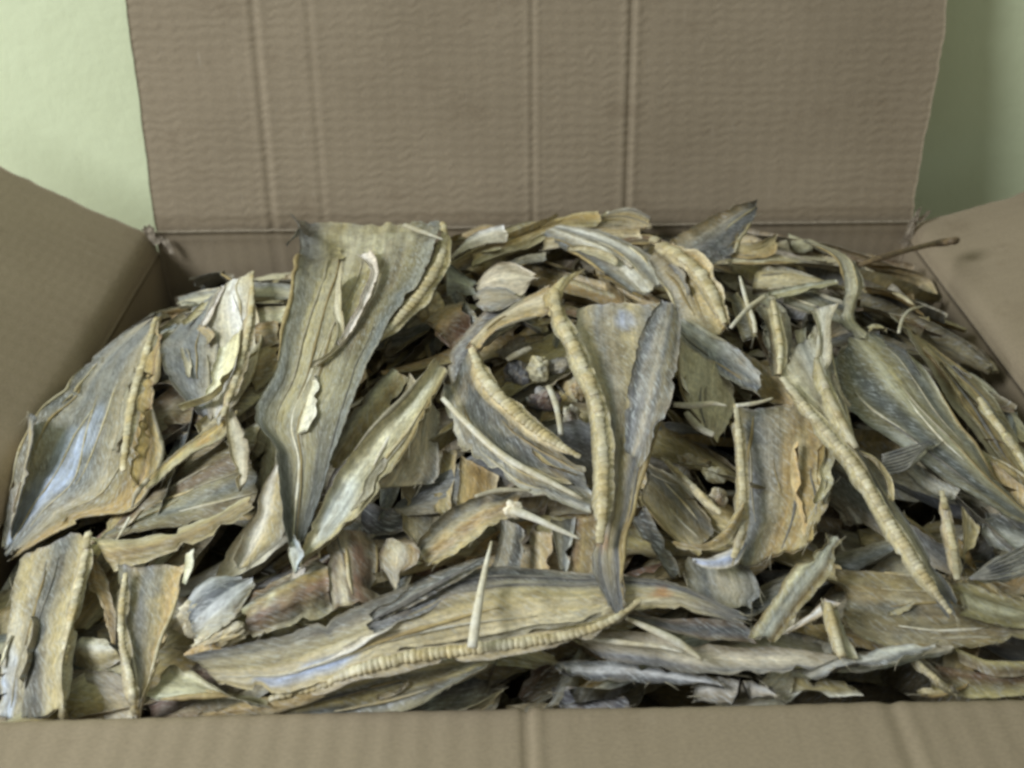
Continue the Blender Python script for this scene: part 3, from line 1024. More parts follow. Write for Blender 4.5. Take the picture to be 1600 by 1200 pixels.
piece(FP, "pale pinkish membrane strip folded over at the front rim, lower left", "dried fish",
      [(238, 1058), (262, 1030), (300, 1048), (352, 1082), (420, 1096)], [(226, 1100), (262, 1102), (300, 1092), (350, 1094), (420, 1104)], [.010, .011, .012], "tpmpw", M_MEMB, curl=(.004, .003))
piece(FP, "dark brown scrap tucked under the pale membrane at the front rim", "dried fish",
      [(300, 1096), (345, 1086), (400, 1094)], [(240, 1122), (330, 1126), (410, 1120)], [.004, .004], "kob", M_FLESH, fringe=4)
piece(FP, "rounded ribbed whitish piece with a curved rim, above the big front fish", "dried fish",
      [(282, 950), (300, 912), (335, 892), (372, 896)], [(318, 1004), (350, 990), (378, 965), (392, 925)], [.010, .012, .010], "gwggwmy", M_SKIN, bulge=.006, pleat=5, thick=.003,
      patches=[(.3, .95, .3, .2, 'p', .8), (.6, 1.0, .2, .1, 'r', .6)])
chunk("small crumbly pale chunk under the rounded ribbed piece", 300, 965, .010, 30, 26, 'ypr', 30)
chunk("flattened beige chunk touching the left end of the big front fish", 345, 998, .012, 52, 20, 'ypt', 22)
chunk("amber crumb at the upper left end of the big front fish", 318, 1022, .010, 26, 12, 'yap', 12)
piece(FP, "ribbed reddish brown chunk with a pale curl, left of the white striped square", "dried fish",
      [(386, 930), (430, 900), (505, 868)], [(410, 1000), (455, 985), (520, 950)], [.008, .010, .008], "rbgarbm", M_FLESH, bulge=.008, pleat=3, thick=.005, mottle=.6,
      extra=[dict(name="pale_curl", L=[(470, 878), (456, 905), (466, 930)], R=[(482, 880), (474, 910), (490, 935)], lift=.013, tones='pw')])
piece(FP, "squarish brown piece with a white bone stripe, left of the beige nugget", "dried fish",
      [(508, 836), (512, 890), (520, 958)], [(584, 826), (588, 880), (598, 952)], [.008, .008, .006], "mbpbrbk", M_FLESH, bulge=.004, mottle=.4,
      extra=[dict(name="bone_strip", L=[(538, 850), (540, 900), (540, 950)], R=[(550, 850), (556, 900), (564, 948)], lift=.0115, tones='pww')])
piece("dried_fish_chunk", "rounded beige nugget resting above the big front fish", "fish chunk", [(612, 842), (598, 868), (598, 896), (612, 914)], [(642, 838), (656, 858), (654, 888), (632, 914)], [.012, .012, .011], "bytytab", M_FLESH, bulge=.002, thick=.006, rag=.003, endrag=.006, fringe=10, shreds=2, twist=.5, mottle=.6)
piece(FP, "slanted amber piece with a grey upper edge, right of the beige nugget", "dried fish",
      [(640, 862), (700, 806), (750, 780), (812, 766)], [(676, 888), (735, 850), (770, 826), (812, 800)], [.010, .010, .010], "gkmarpay", M_FLESH, curl=(.006, 0), mottle=.5)

# --- left of centre
piece(FP, "pale sweeping membrane with a bright silver lower end, right of the dark tail tip", "dried fish",
      [(686, 562), (640, 625), (585, 680), (534, 745), (505, 800), (462, 880)], [(700, 575), (672, 640), (640, 700), (596, 770), (552, 830), (476, 884)],
      [.026, .022, .019, .016], "tpwpymt", M_MEMB, thick=.0018, curl=(.003, .003), wrinkle=.0022,
      patches=[(.78, .35, .16, .3, 's', .9), (.72, .4, .18, .35, 'w', .6), (.45, .5, .2, .25, 'p', .8)])
piece(FP, "square ended tan sheet with a crisp straight lower edge, behind the sweeping pale membrane", "dried fish",
      [(640, 590), (620, 660), (596, 720), (566, 772)], [(684, 632), (684, 680), (684, 730), (676, 744)], [.018, .016, .014], "mttmg", M_FLESH, endrag=.001, fringe=4)
piece(FP, "round ended amber finger shaped strip beside the wide beige slab", "dried fish",
      [(608, 578), (570, 618), (535, 668), (505, 720)], [(640, 592), (618, 632), (580, 680), (535, 730)], [.018, .016, .013], "ygpay", M_FLESH, bulge=.006, fringe=5, thick=.004)
piece(FP, "narrow cream edged strip left of the dark tail tip", "dried fish",
      [(430, 716), (405, 770), (384, 830), (366, 886)], [(446, 722), (452, 780), (440, 838), (390, 890)], [.012, .012, .012], "pwyog", M_FLESH, curl=(.004, 0))
piece("fish_flake", "small bright white flake at the point of the dark tail tip", "fish flake", [(450, 846), (446, 866), (452, 886)], [(462, 838), (474, 862), (472, 884)], [.024, .024], "ws", M_MEMB, fringe=3)
piece(FP, "brown backed scrap in the gap left of the wide slab", "dried fish",
      [(392, 640), (410, 700), (400, 760)], [(440, 650), (448, 720), (436, 780)], [-.002, -.002], "bmob", M_FLESH, fringe=5)
piece(FP, "vertical amber scrap below the square ended tan sheet", "dried fish",
      [(690, 700), (686, 750), (680, 800)], [(716, 700), (712, 760), (706, 808)], [.004, .004], "aya", M_FLESH, fringe=4)
piece(FP, "orange tan scrap under the mottled grey arm of the V", "dried fish",
      [(722, 712), (720, 750), (716, 790)], [(778, 740), (776, 768), (766, 796)], [.005, .005], "yaat", M_FLESH, fringe=6)
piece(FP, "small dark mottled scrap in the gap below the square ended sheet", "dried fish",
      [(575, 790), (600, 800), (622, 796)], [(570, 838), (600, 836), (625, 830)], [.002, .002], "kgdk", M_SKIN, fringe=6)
piece(FP, "grey leaf scrap beneath the square ended tan sheet", "dried fish",
      [(632, 770), (630, 810), (634, 850)], [(684, 760), (684, 800), (676, 838)], [.000, .0], "omgo", M_FLESH, fringe=4)

# --- centre V
piece(FP, "mottled grey arm with white stripe and thick ridged backbone, left of the central V", "dried fish",
      [(736, 545), (765, 600), (830, 665), (905, 716)], [(690, 612), (726, 690), (806, 764), (926, 800)], [.020, .019, .018, .017], "amgkgmgw", M_SKIN, thick=.003, mottle=.5, rag=.003,
      bones=[dict(pts=[(738, 545), (756, 590), (796, 636), (848, 678), (906, 714)], lift=[.026, .025, .024, .023], r=(10, 15, 15, 12, 6), pitch=11)],
      spikes=[([(692, 622), (736, 668), (790, 716), (850, 748), (912, 780)], [.025, .025, .024, .022], (4, 6, 6, 5, 3))])
piece(FP, "folded amber strip bridging the two arms of the central V", "dried fish",
      [(728, 532), (770, 494), (812, 470), (858, 452)], [(746, 566), (772, 532), (818, 510), (870, 492)], [.022, .024, .028], "yapya", M_FLESH, bulge=.005, thick=.003, curl=(.003, .003))
piece(FP, "grey striped strip running up left of the folded amber bridge", "dried fish",
      [(706, 600), (700, 560), (740, 510), (790, 470)], [(744, 606), (742, 570), (775, 528), (815, 496)], [.015, .016, .018], "mgkgp", M_SKIN)
piece(FP, "longest central piece with pale ridged backbone, grey folded skin and dark tail pointing down", "dried fish",
      [(900, 468), (905, 540), (926, 610), (936, 690), (940, 770), (930, 840), (922, 885), (948, 955)],
      [(1040, 486), (1046, 560), (1036, 640), (1014, 715), (990, 790), (976, 850), (986, 900), (978, 958)],
      [.030, .028, .027, .027, .026, .028], "pygtoymgoy", M_FLESH, twist=.5, thick=.0028, tips=(None, 'k'), tip_len=.14, curl=(0, .003),
      patches=[(.08, .55, .06, .14, 's', .75), (.2, .3, .14, .2, 'o', .6), (.83, .25, .03, .3, 'h', .5), (.3, .7, .2, .2, 'o', .6)],
      bones=[dict(pts=[(866, 452), (872, 490), (896, 540), (920, 592), (936, 650), (943, 720), (942, 790), (937, 848)], lift=[.040, .037, .036, .035, .034, .034, .034], r=(10, 13, 13, 13, 12, 12, 12, 10), pitch=12)],
      extra=[dict(name="folded_skin", L=[(1034, 470), (1004, 530), (986, 600), (978, 660), (972, 712)], R=[(1062, 484), (1064, 550), (1048, 630), (1028, 690), (1000, 730)], lift=[.042, .040, .038, .034], tones='dkgmgok', mat=M_SKIN, bulge=.004, curl=(.003, .0)),
             dict(name="spine_flare", L=[(848, 452), (852, 480), (872, 515), (900, 560)], R=[(916, 424), (884, 452), (884, 490), (910, 555)], lift=[.036, .035, .034], tones='aya', mat=M_FLESH, bulge=.004)])
chunk("dark grey nub inside the central V", 812, 590, .004, 20, 26, 'gkg', 20, M_SKIN)
chunk("cream nub inside the central V, left of the long backbone", 842, 575, .008, 17, 22, 'pya', -20)
chunk("pinkish brown nub low inside the central V", 852, 625, .006, 24, 20, 'rgm', 10)
chunk("small brown crumb at the bottom of the central V", 892, 650, .006, 14, 18, 'bpr', 0)
chunk("greyish flat crumb high inside the central V", 872, 572, .006, 18, 14, 'mgm', 30)
bone("short curved pale bone hanging inside the central V", [(857, 604), (868, 630), (874, 655), (876, 680)], .016, (5, 5, 4.5, 4))
bone("pale stubby bone splinter at upper left inside the central V", [(792, 562), (812, 552), (830, 544)], .014, (4, 7, 4))
chunk("brown and white crumb at the left top of the central V", 800, 545, .010, 26, 13, 'mbp', 30)
chunk("tiny ochre crumb between the backbone and the pinkish nub", 905, 610, .006, 12, 16, 'yab', 0)

# --- top centre
piece(FP, "brown knuckled chunk right of the amber spine of the wide slab", "dried fish",
      [(668, 506), (690, 486), (716, 476)], [(700, 540), (722, 520), (742, 500)], [.012, .012], "tabr", M_FLESH, bulge=.006, thick=.005)
chunk("curved beige knob right of the wide slab", 672, 478, .018, 18, 24, 'pya', -20)
piece("fish_flake", "round translucent cream flake near the top centre", "fish flake",
      [(744, 446), (770, 426), (802, 420), (836, 432)], [(750, 454), (782, 458), (812, 458), (834, 444)], [.020, .022, .020], "ttptt", M_MEMB, bulge=.001, rag=.003, fringe=8, twist=.6, shreds=0)
piece("fish_flake", "grey oval flake just below the round cream flake", "fish flake",
      [(736, 464), (760, 448), (786, 446), (806, 458)], [(742, 478), (768, 488), (792, 482), (806, 470)], [.022, .023, .022], "gmmg", M_SKIN, bulge=.001, rag=.003, fringe=8, twist=.6, shreds=0)
piece(FP, "narrow dark strip slanting below the curved beige knob", "dried fish",
      [(694, 430), (712, 470), (740, 512)], [(708, 426), (728, 466), (752, 506)], [.014, .013], "kgo", M_SKIN, fringe=4)
piece(FP, "small whitish ragged shred right of the wide slab's amber spine", "dried fish",
      [(700, 420), (724, 432), (748, 440)], [(700, 452), (726, 456), (744, 462)], [.018, .018], "gwg", M_SKIN, rag=.003)
TOPS = [([(690, 420), (745, 388), (800, 368), (850, 360)], [(696, 436), (750, 404), (805, 384), (852, 374)], 'oyag', .012, "olive strip slanting at the back left of the top"),
        ([(735, 400), (800, 372), (870, 350), (930, 346)], [(740, 420), (806, 392), (872, 366), (930, 360)], 'yaop', .016, "amber strip slanting at the back centre of the top"),
        ([(700, 400), (742, 372), (790, 362)], [(708, 412), (750, 384), (794, 374)], 'wpm', .022, "thin whitish strip behind the wide slab's amber spine"),
        ([(880, 356), (930, 344), (985, 334), (1018, 344)], [(884, 372), (935, 358), (985, 352), (1012, 356)], 'gym', .014, "greyish strip with curled end at the top centre back"),
        ([(850, 376), (920, 364), (1000, 360)], [(854, 392), (925, 380), (1000, 374)], 'ayp', .014, "straight amber strip at the back, above the striped curved sheet"),
        ([(760, 430), (810, 404), (850, 396)], [(770, 444), (820, 420), (856, 412)], 'gmk', .012, "grey shred above the round cream flake"),
        ([(960, 380), (1010, 372), (1050, 380)], [(966, 396), (1012, 392), (1046, 398)], 'rbm', .012, "reddish brown shred behind the striped curved sheet"),
        ([(650, 396), (690, 372), (716, 366)], [(660, 410), (700, 390), (720, 380)], 'ypa', .010, "short amber shred tucked behind the wide slab")]
for L, R, tn, lf_, lb in TOPS:
    piece("dried_fish_strip", lb, "fish strip", L, R, lf_, tn, M_FLESH, bulge=.003, curl=(.002, .003), fringe=8)
piece(FP, "curved grey sheet with two white stripes, arching down right of top centre", "dried fish",
      [(842, 362), (900, 396), (950, 426), (992, 462)], [(880, 356), (950, 370), (1012, 398), (1040, 438)], [.018, .019, .018, .014], "kgmwmgwmg", M_SKIN, bulge=.003, twist=.5, thick=.0028)
piece(FP, "tan sheet with a thick pale ridged spine, right of the striped curved sheet", "dried fish",
      [(1010, 400), (1050, 440), (1070, 490), (1100, 530)], [(1050, 384), (1098, 412), (1124, 460), (1140, 516)], [.020, .022, .020, .017], "gmoyap", M_FLESH, thick=.003,
      bones=[dict(pts=[(1020, 372), (1058, 396), (1092, 424), (1114, 460), (1132, 504)], lift=[.026, .028, .028, .026, .022], r=(11, 13, 14, 12, 6), pitch=12)])
piece(FP, "triangular tail fin fragment sticking up against the back flap", "dried fish",
      [(1052, 392), (1085, 368), (1130, 342), (1178, 322)], [(1106, 408), (1140, 392), (1164, 362), (1184, 324)], [.018, .022, .030], "amgkg", M_SKIN, tips=(None, 'd'), tip_len=.16, pleat=4, curl=(.003, 0))
piece(FP, "greyish white mottled strip slanting right of the long central piece", "dried fish",
      [(1066, 502), (1100, 522), (1150, 552), (1196, 594)], [(1060, 532), (1090, 558), (1136, 588), (1184, 612)], [.016, .016, .014], "gwgkg", M_SKIN, rag=.003, mottle=.6)
piece(FP, "pale folded membrane with a curled lip, right of the long central piece", "dried fish",
      [(1062, 556), (1056, 600), (1062, 640), (1096, 676)], [(1150, 590), (1152, 620), (1140, 650), (1116, 682)], [.012, .012, .012], "tpmpt", M_MEMB, bulge=.006, curl=(.006, .004),
      spikes=[([(1052, 632), (1082, 634), (1112, 630), (1136, 634)], .022, (4, 6, 5, 2)), ([(1072, 645), (1092, 668), (1116, 680)], .020, (5, 7, 5))])
chunk("knobby yellow nub in the dark gap right of the long central piece", 1085, 722, .006, 26, 12, 'yap', -12)
chunk("small pale crumb in the dark gap right of the long central piece", 1118, 742, .006, 20, 14, 'pym', -30)
chunk("tiny brownish crumb beside the upright ridged cord", 1122, 778, .006, 16, 16, 'bpm', 0)

# --- right of centre
piece(FP, "upright olive slab with a ridged cord on its left and an amber looped membrane", "dried fish",
      [(1150, 636), (1156, 720), (1160, 800), (1148, 872)], [(1296, 640), (1302, 720), (1290, 800), (1250, 868)], [.014, .014, .014, .012], "yggtoayayo", M_FLESH, thick=.003,
      patches=[(.35, .35, .3, .1, 'g', .5), (.1, .5, .1, .3, 'm', .6)],
      bones=[dict(pts=[(1150, 632), (1156, 700), (1161, 770), (1158, 830), (1146, 872)], lift=[.021, .021, .021, .02], r=(6, 8, 9, 9, 7), pitch=10)],
      extra=[dict(name="membrane_loop", L=[(1238, 690), (1232, 730), (1240, 790), (1258, 842)], R=[(1248, 696), (1250, 740), (1252, 790), (1268, 838)], lift=.020, tones='ya'),
             dict(name="membrane_loop", L=[(1282, 690), (1276, 750), (1274, 800), (1264, 842)], R=[(1294, 690), (1292, 750), (1284, 806), (1270, 842)], lift=.020, tones='ay')])
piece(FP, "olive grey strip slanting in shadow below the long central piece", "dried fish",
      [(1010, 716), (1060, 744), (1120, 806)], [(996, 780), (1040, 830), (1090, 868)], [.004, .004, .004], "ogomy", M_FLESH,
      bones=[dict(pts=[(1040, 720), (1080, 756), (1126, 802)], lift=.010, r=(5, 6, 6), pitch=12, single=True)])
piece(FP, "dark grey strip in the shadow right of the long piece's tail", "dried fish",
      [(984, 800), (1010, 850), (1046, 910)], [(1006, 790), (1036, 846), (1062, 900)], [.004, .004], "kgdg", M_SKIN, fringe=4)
piece(FP, "curved amber rib with a white crescent under it, right of the long piece's tail", "dried fish",
      [(1060, 848), (1096, 852), (1130, 832), (1152, 800)], [(1064, 862), (1100, 864), (1138, 848), (1160, 816)], [.016, .018, .020], "yay", M_FLESH, bulge=.004, fringe=4,
      extra=[dict(name="white_crescent", L=[(1082, 870), (1112, 872), (1140, 862), (1158, 846)], R=[(1086, 882), (1116, 890), (1146, 882), (1166, 852)], lift=.0145, tones='pwsp', bulge=.002, twist=.1)])
piece(FP, "mottled tan sheet below the white crescent", "dried fish",
      [(1070, 872), (1075, 910), (1090, 950)], [(1170, 880), (1186, 920), (1176, 960)], [.006, .006], "mgtmg", M_FLESH)
piece(FP, "twisted strip slanting down to the front right of the upright olive slab", "dried fish",
      [(1288, 838), (1240, 890), (1206, 940), (1168, 1006)], [(1316, 850), (1286, 910), (1246, 956), (1206, 1010)], [.014, .015, .014], "apmgwkao", M_FLESH, bulge=.006, curl=(.004, .004))
piece(FP, "long forked cord piece running diagonally to the lower right, two ridges joining", "dried fish",
      [(1216, 580), (1270, 650), (1326, 716), (1376, 800), (1424, 880), (1476, 956)], [(1284, 500), (1312, 590), (1346, 680), (1390, 760), (1440, 850), (1502, 950)],
      [.024, .024, .023, .021, .018, .014], "yptgpmg", M_FLESH, thick=.0028, tips=(None, 'k'), tip_len=.1,
      patches=[(.25, .55, .12, .08, 's', .8), (.15, .6, .15, .3, 'w', .5)],
      bones=[dict(pts=[(1222, 590), (1262, 640), (1306, 690), (1346, 740), (1378, 796), (1420, 862), (1456, 916), (1486, 958)], lift=[.030, .030, .029, .028, .026, .024, .020], r=(8, 10, 11, 12, 12, 12, 10, 6), pitch=11),
             dict(pts=[(1276, 560), (1292, 610), (1314, 656), (1338, 700)], lift=[.031, .032, .030], r=(7, 11, 12, 9), pitch=40, single=False)],
      extra=[dict(name="loop_strand", L=[(1336, 700), (1366, 720), (1384, 748), (1386, 780)], R=[(1342, 694), (1374, 714), (1394, 746), (1394, 782)], lift=[.030, .028, .025], tones='oy', mat=M_FLESH)])
piece(FP, "small curled pale tip above the fork of the diagonal cord piece", "dried fish",
      [(1262, 494), (1276, 520), (1274, 580)], [(1304, 484), (1292, 520), (1296, 580)], [.026, .024, .024], "pwt", M_MEMB, curl=(.004, .004), fringe=3)
piece(FP, "broad pale striped sheet sloping to the right edge, beneath the jagged rimmed one", "dried fish",
      [(1300, 552), (1346, 650), (1424, 712), (1510, 770), (1610, 836)], [(1372, 532), (1436, 584), (1502, 660), (1562, 742), (1620, 800)], [.014, .013, .010, .006], "gogkmpymgt", M_SKIN, thick=.003, bulge=.005,
      patches=[(.3, .3, .2, .12, 'k', .7), (.1, .6, .14, .4, 'o', .7), (.55, .1, .1, .1, 'w', .6)])
piece(FP, "amber sheet with a jagged knobby rim along the right box wall", "dried fish",
      [(1384, 508), (1446, 572), (1510, 652), (1606, 770)], [(1426, 500), (1494, 566), (1560, 640), (1622, 740)], [.008, .008, .006, .004], "moayaop", M_FLESH, rag=.003, thick=.003,
      bones=[dict(pts=[(1530, 622), (1560, 664), (1590, 704), (1612, 744)], lift=[.014, .013, .012], r=(7, 8, 7), pitch=11)])
piece(FP, "small bluish tail point at the far right against the box wall", "dried fish",
      [(1570, 640), (1574, 680), (1580, 720)], [(1590, 640), (1592, 680), (1596, 720)], [.004, .002], "gsk", M_SKIN, fringe=3)
piece(FP, "fan of dark fin rays poking right from the fork of the diagonal cord", "dried fin",
      [(1376, 712), (1412, 700), (1460, 690)], [(1388, 744), (1424, 730), (1462, 698)], [.016, .016, .014], "kgdwk", M_SKIN, pleat=6, thick=.0012, endrag=.008, twist=.2,
      rays=[([(1378, 712 + 5 * i), (1416, 700 + 5.5 * i), (1464 - 6 * i, 686 + 5 * i)], .0185, (2.6, 2.2, .8)) for i in range(7)])
piece(FP, "flat grey strip under the broad striped sheet, right of the dark fin fan", "dried fish",
      [(1424, 722), (1470, 752), (1506, 770)], [(1420, 738), (1462, 770), (1500, 786)], [.006, .006], "gwg", M_SKIN, fringe=4)
piece(FP, "short ochre ridged backbone hanging in the dark gap at right", "dried fish",
      [(1468, 772), (1480, 830), (1488, 900)], [(1482, 770), (1496, 830), (1506, 900)], [.004, .006, .008], "oao", M_FLESH, fringe=4,
      bones=[dict(pts=[(1472, 768), (1480, 810), (1490, 860), (1496, 906)], lift=[.009, .011, .013], r=(7, 8, 9, 8), pitch=12)])
piece(FP, "olive strip crossing the dark gap at right behind the diagonal cord", "dried fish",
      [(1340, 830), (1410, 820), (1480, 812)], [(1350, 862), (1414, 846), (1480, 834)], [-.010, -.010], "oyo", M_FLESH, fringe=4)
piece(FP, "amber flap with a pointed corner right of the short ochre backbone", "dried fish",
      [(1500, 800), (1504, 840), (1504, 884)], [(1530, 826), (1524, 850), (1508, 886)], [.008, .008], "yoy", M_FLESH, fringe=2)

# --- top right
piece("dried_fish_strip", "pale curved narrow strip drooping at the upper right", "fish strip",
      [(1258, 384), (1306, 408), (1322, 450), (1314, 500), (1338, 530)], [(1276, 376), (1332, 404), (1348, 450), (1334, 496), (1360, 524)], [.022, .024, .022, .018, .014], "gtpyg", M_SKIN, bulge=.004, fringe=6)
RIGHT = [([(1140, 400), (1200, 404), (1262, 410), (1330, 424)], [(1142, 416), (1200, 420), (1262, 424), (1326, 438)], 'ypm', .012, "straight pale strip at the back right, uppermost of the level ones"),
         ([(1180, 424), (1240, 428), (1316, 448)], [(1184, 446), (1244, 448), (1310, 462)], 'gypo', .014, "level cream strip at the back right, second below the flap"),
         ([(1200, 462), (1250, 450), (1304, 440)], [(1206, 476), (1256, 466), (1306, 452)], 'wyp', .018, "slanting cream strip crossing the level strips at upper right"),
         ([(1140, 384), (1180, 388), (1210, 376)], [(1146, 398), (1184, 402), (1214, 396)], 'oya', .016, "small amber tip against the back wall at upper right"),
         ([(1230, 452), (1280, 466), (1330, 488)], [(1224, 478), (1270, 496), (1322, 510)], 'gkmg', .012, "grey mottled strip under the drooping pale strip"),
         ([(1346, 440), (1396, 452), (1440, 480)], [(1350, 470), (1390, 482), (1430, 506)], 'oya', .006, "ochre sheet end at the upper right corner of the heap"),
         ([(1330, 470), (1380, 480), (1450, 506)], [(1336, 500), (1380, 506), (1440, 530)], 'ybo', .004, "brown sheet below the ochre sheet end at upper right"),
         ([(1180, 484), (1190, 520), (1200, 560)], [(1196, 478), (1210, 520), (1226, 566)], 'gmo', .014, "narrow grey strip left of the short upright amber spine"),
         ([(1290, 530), (1330, 520), (1376, 520)], [(1296, 556), (1336, 546), (1376, 540)], 'kgb', .006, "dark shred above the broad striped sheet"),
         ([(1350, 512), (1372, 504), (1390, 520)], [(1356, 524), (1374, 516), (1384, 528)], 'wpy', .016, "small whitish curled strip above the jagged rimmed sheet"),
         ([(1136, 470), (1150, 500), (1160, 540)], [(1152, 464), (1172, 496), (1180, 530)], 'oky', .012, "olive shred right of the thick pale ridged spine")]
for L, R, tn, lf_, lb in RIGHT:
    piece("dried_fish_strip", lb, "fish strip", L, R, lf_, tn, M_FLESH, bulge=.003, curl=(.003, .003), fringe=8)
piece(FP, "short upright amber spine with grey flesh at the upper right", "dried fish",
      [(1190, 480), (1200, 530), (1206, 590)], [(1236, 476), (1240, 520), (1244, 570)], [.017, .018, .018], "gyamg", M_FLESH,
      bones=[dict(pts=[(1208, 470), (1214, 506), (1220, 540), (1218, 584)], lift=.025, r=(7, 8, 8, 6), pitch=20, single=False)])
piece(FP, "small grey flap between the amber spine and the curled pale tip", "dried fish",
      [(1240, 520), (1244, 550), (1240, 580)], [(1262, 510), (1260, 550), (1250, 584)], [.018, .018], "mtg", M_SKIN, fringe=4)
bone("brown twig like dried strip with a knob, jutting over the right flap", [(1338, 416), (1380, 402), (1420, 390), (1460, 381), (1492, 376)], [.022, .030, .036, .040, .043], (4, 6, 4.5, 5, 9), name="dried_fish_strip", mat=M_TWIG, cat="fish strip")
bone("thin white forked bone left of the short upright amber spine", [(1156, 432), (1166, 470), (1178, 500), (1180, 520)], .026, (2, 3.5, 4, 3))
bone("thin amber bone crossing the white forked bone", [(1142, 512), (1166, 484), (1196, 462)], .027, (3, 4, 4))
bone("fine pale curled hair like bone above the jagged rimmed sheet", [(1404, 520), (1410, 498), (1422, 484), (1444, 478)], .016, (2.5, 2.5, 2.5, 1))
bone("thin white bone stuck across beside the upright ridged cord", [(1150, 634), (1180, 630), (1208, 622)], .022, (4, 3.5, 2))

# --- front
piece(FP, "biggest front fish half lying across the heap, dark upper edge and long ridged backbone", "dried fish",
      [(300, 1024), (380, 1006), (470, 984), (560, 950), (640, 916), (720, 892), (800, 882), (900, 890), (980, 902), (1060, 908), (1168, 964)],
      [(350, 1066), (430, 1082), (520, 1064), (610, 1038), (700, 1020), (780, 1010), (860, 1000), (930, 984), (976, 960), (1040, 950), (1164, 972)],
      [.026, .026, .027, .028, .026, .024, .022], "ddkmoytypyy", M_FLESH, twist=.4, liftR=[.018, .020, .022, .022, .022, .021, .021], thick=.003, wrinkle=.0022, tips=(None, 'k'), tip_len=.13, bulge=.004,
      patches=[(.16, .8, .10, .14, 's', .85), (.22, .7, .07, .1, 's', .85), (.3, .55, .12, .12, 'p', .7), (.84, .45, .02, .25, 'h', .65), (.1, .3, .15, .25, 'o', .6), (.6, .5, .14, .2, 'y', .6)],
      rays=[([(585 + 9 * i, 966 - 4 * i), (650 + 7 * i, 928 - 3 * i), (728 + 6 * i, 886 - 3 * i)], [.034, .036, .037], (2.4, 2.2, .8)) for i in range(6)],
      bones=[dict(pts=[(420, 1092), (490, 1072), (560, 1046), (640, 1026), (720, 1016), (800, 1006), (880, 994), (950, 972), (1000, 938)], lift=[.026, .028, .030, .030, .030, .029, .029, .029], r=(7, 12, 14, 15, 14, 13, 12, 9, 6), pitch=13)],
      extra=[dict(name="fin", L=[(572, 964), (636, 918), (698, 888), (766, 866)], R=[(592, 972), (655, 944), (706, 914), (768, 870)], lift=[.031, .033, .035], tones='dkgkd', mat=M_SKIN, pleat=4, thick=.001, twist=.2, rag=.001),
             dict(name="fin_base", L=[(576, 976), (620, 954), (670, 932), (704, 918)], R=[(584, 990), (632, 978), (672, 958), (706, 930)], lift=[.030, .0305, .031], tones='gkgkg', mat=M_SKIN, pleat=3, thick=.001, twist=.1)])
bone("long pale bone spike standing upright on the big front fish", [(768, 846), (756, 900), (746, 955), (738, 1012)], [.040, .040, .040, .038], (2, 5, 7, 8))
piece(FP, "second fish half curving beneath the long front backbone at the rim", "dried fish",
      [(470, 1096), (540, 1068), (640, 1044), (730, 1024), (768, 1020)], [(420, 1120), (520, 1118), (620, 1104), (710, 1072), (766, 1040)], [.018, .018, .018, .017], "pygoykgp", M_FLESH, thick=.003, curl=(0, .004),
      patches=[(.75, .75, .2, .1, 'k', .8)])
piece(FP, "cream edged strip lying along the front rim, lower left of the second fish half", "dried fish",
      [(320, 1112), (420, 1090), (500, 1072)], [(318, 1126), (430, 1116), (510, 1090)], [.014, .016, .018], "yapa", M_FLESH, bulge=.003)
chunk("white flake near the end of the curving second fish half", 752, 1012, .030, 12, 7, 'wp', 0, M_MEMB, .4)
piece("dried_fish_strip", "small amber strip at the front rim in the black gap below the long backbone", "fish strip",
      [(706, 1112), (750, 1092), (786, 1076)], [(716, 1122), (760, 1104), (788, 1086)], [.010, .010], "opa", M_FLESH, fringe=4)
piece(FP, "long pale strip stretching to the right along the front, under the dark tail", "dried fish",
      [(900, 990), (1000, 984), (1100, 1006), (1200, 1014), (1300, 1020), (1400, 1014), (1488, 1008)], [(930, 1024), (1010, 1040), (1100, 1052), (1200, 1058), (1300, 1050), (1390, 1038), (1484, 1018)], [.014, .014, .014, .013, .012], "omtpmgk", M_FLESH, thick=.003,
      patches=[(.82, .4, .1, .4, 'w', .7), (.6, .3, .12, .2, 'p', .7)],
      spikes=[([(978, 966), (1020, 984), (1060, 1004), (1098, 1032)], [.022, .022, .020], (3, 6, 7, 3)), ([(910, 996), (970, 1004), (1030, 1010), (1070, 1020)], .019, (3, 5, 4, 2))])
piece(FP, "dark brown underside showing below the big fish's dark tail", "dried fish",
      [(986, 950), (1060, 966), (1170, 972)], [(1000, 976), (1080, 996), (1176, 1002)], [.014, .014, .013], "bdkb", M_FLESH, fringe=5)
piece(FP, "grey hairy torn strip along the front right of centre", "dried fish",
      [(880, 1030), (960, 1026), (1040, 1040), (1120, 1056)], [(870, 1066), (950, 1064), (1030, 1068), (1120, 1082)], [.006, .006, .006], "kgwgk", M_SKIN, rag=.004, fringe=30)
piece(FP, "dark grey scrap at the front rim right of the black gap", "dried fish",
      [(870, 1078), (920, 1080), (980, 1090)], [(880, 1108), (930, 1112), (990, 1112)], [.002, .002], "dkg", M_SKIN, fringe=8)
piece(FP, "fluffy pale grey scrap at the front rim, right of centre", "dried fish",
      [(1088, 1074), (1150, 1068), (1220, 1076)], [(1090, 1100), (1150, 1098), (1226, 1096)], [.004, .004], "gwmg", M_SKIN, rag=.004, fringe=24)
piece(FP, "olive scrap with white edge at the front rim, farther right", "dried fish",
      [(1236, 1062), (1290, 1066), (1340, 1072)], [(1240, 1092), (1290, 1092), (1344, 1088)], [.004, .004], "oyw", M_FLESH, fringe=8)
piece(FP, "broad ochre sheet in shade at the lower right, ending under the diagonal cord", "dried fish",
      [(1320, 892), (1400, 898), (1490, 906), (1600, 930)], [(1330, 1000), (1410, 1014), (1500, 1016), (1610, 1000)], [.006, .006, .005, .004], "oymgomo", M_FLESH, thick=.003, mottle=.5)
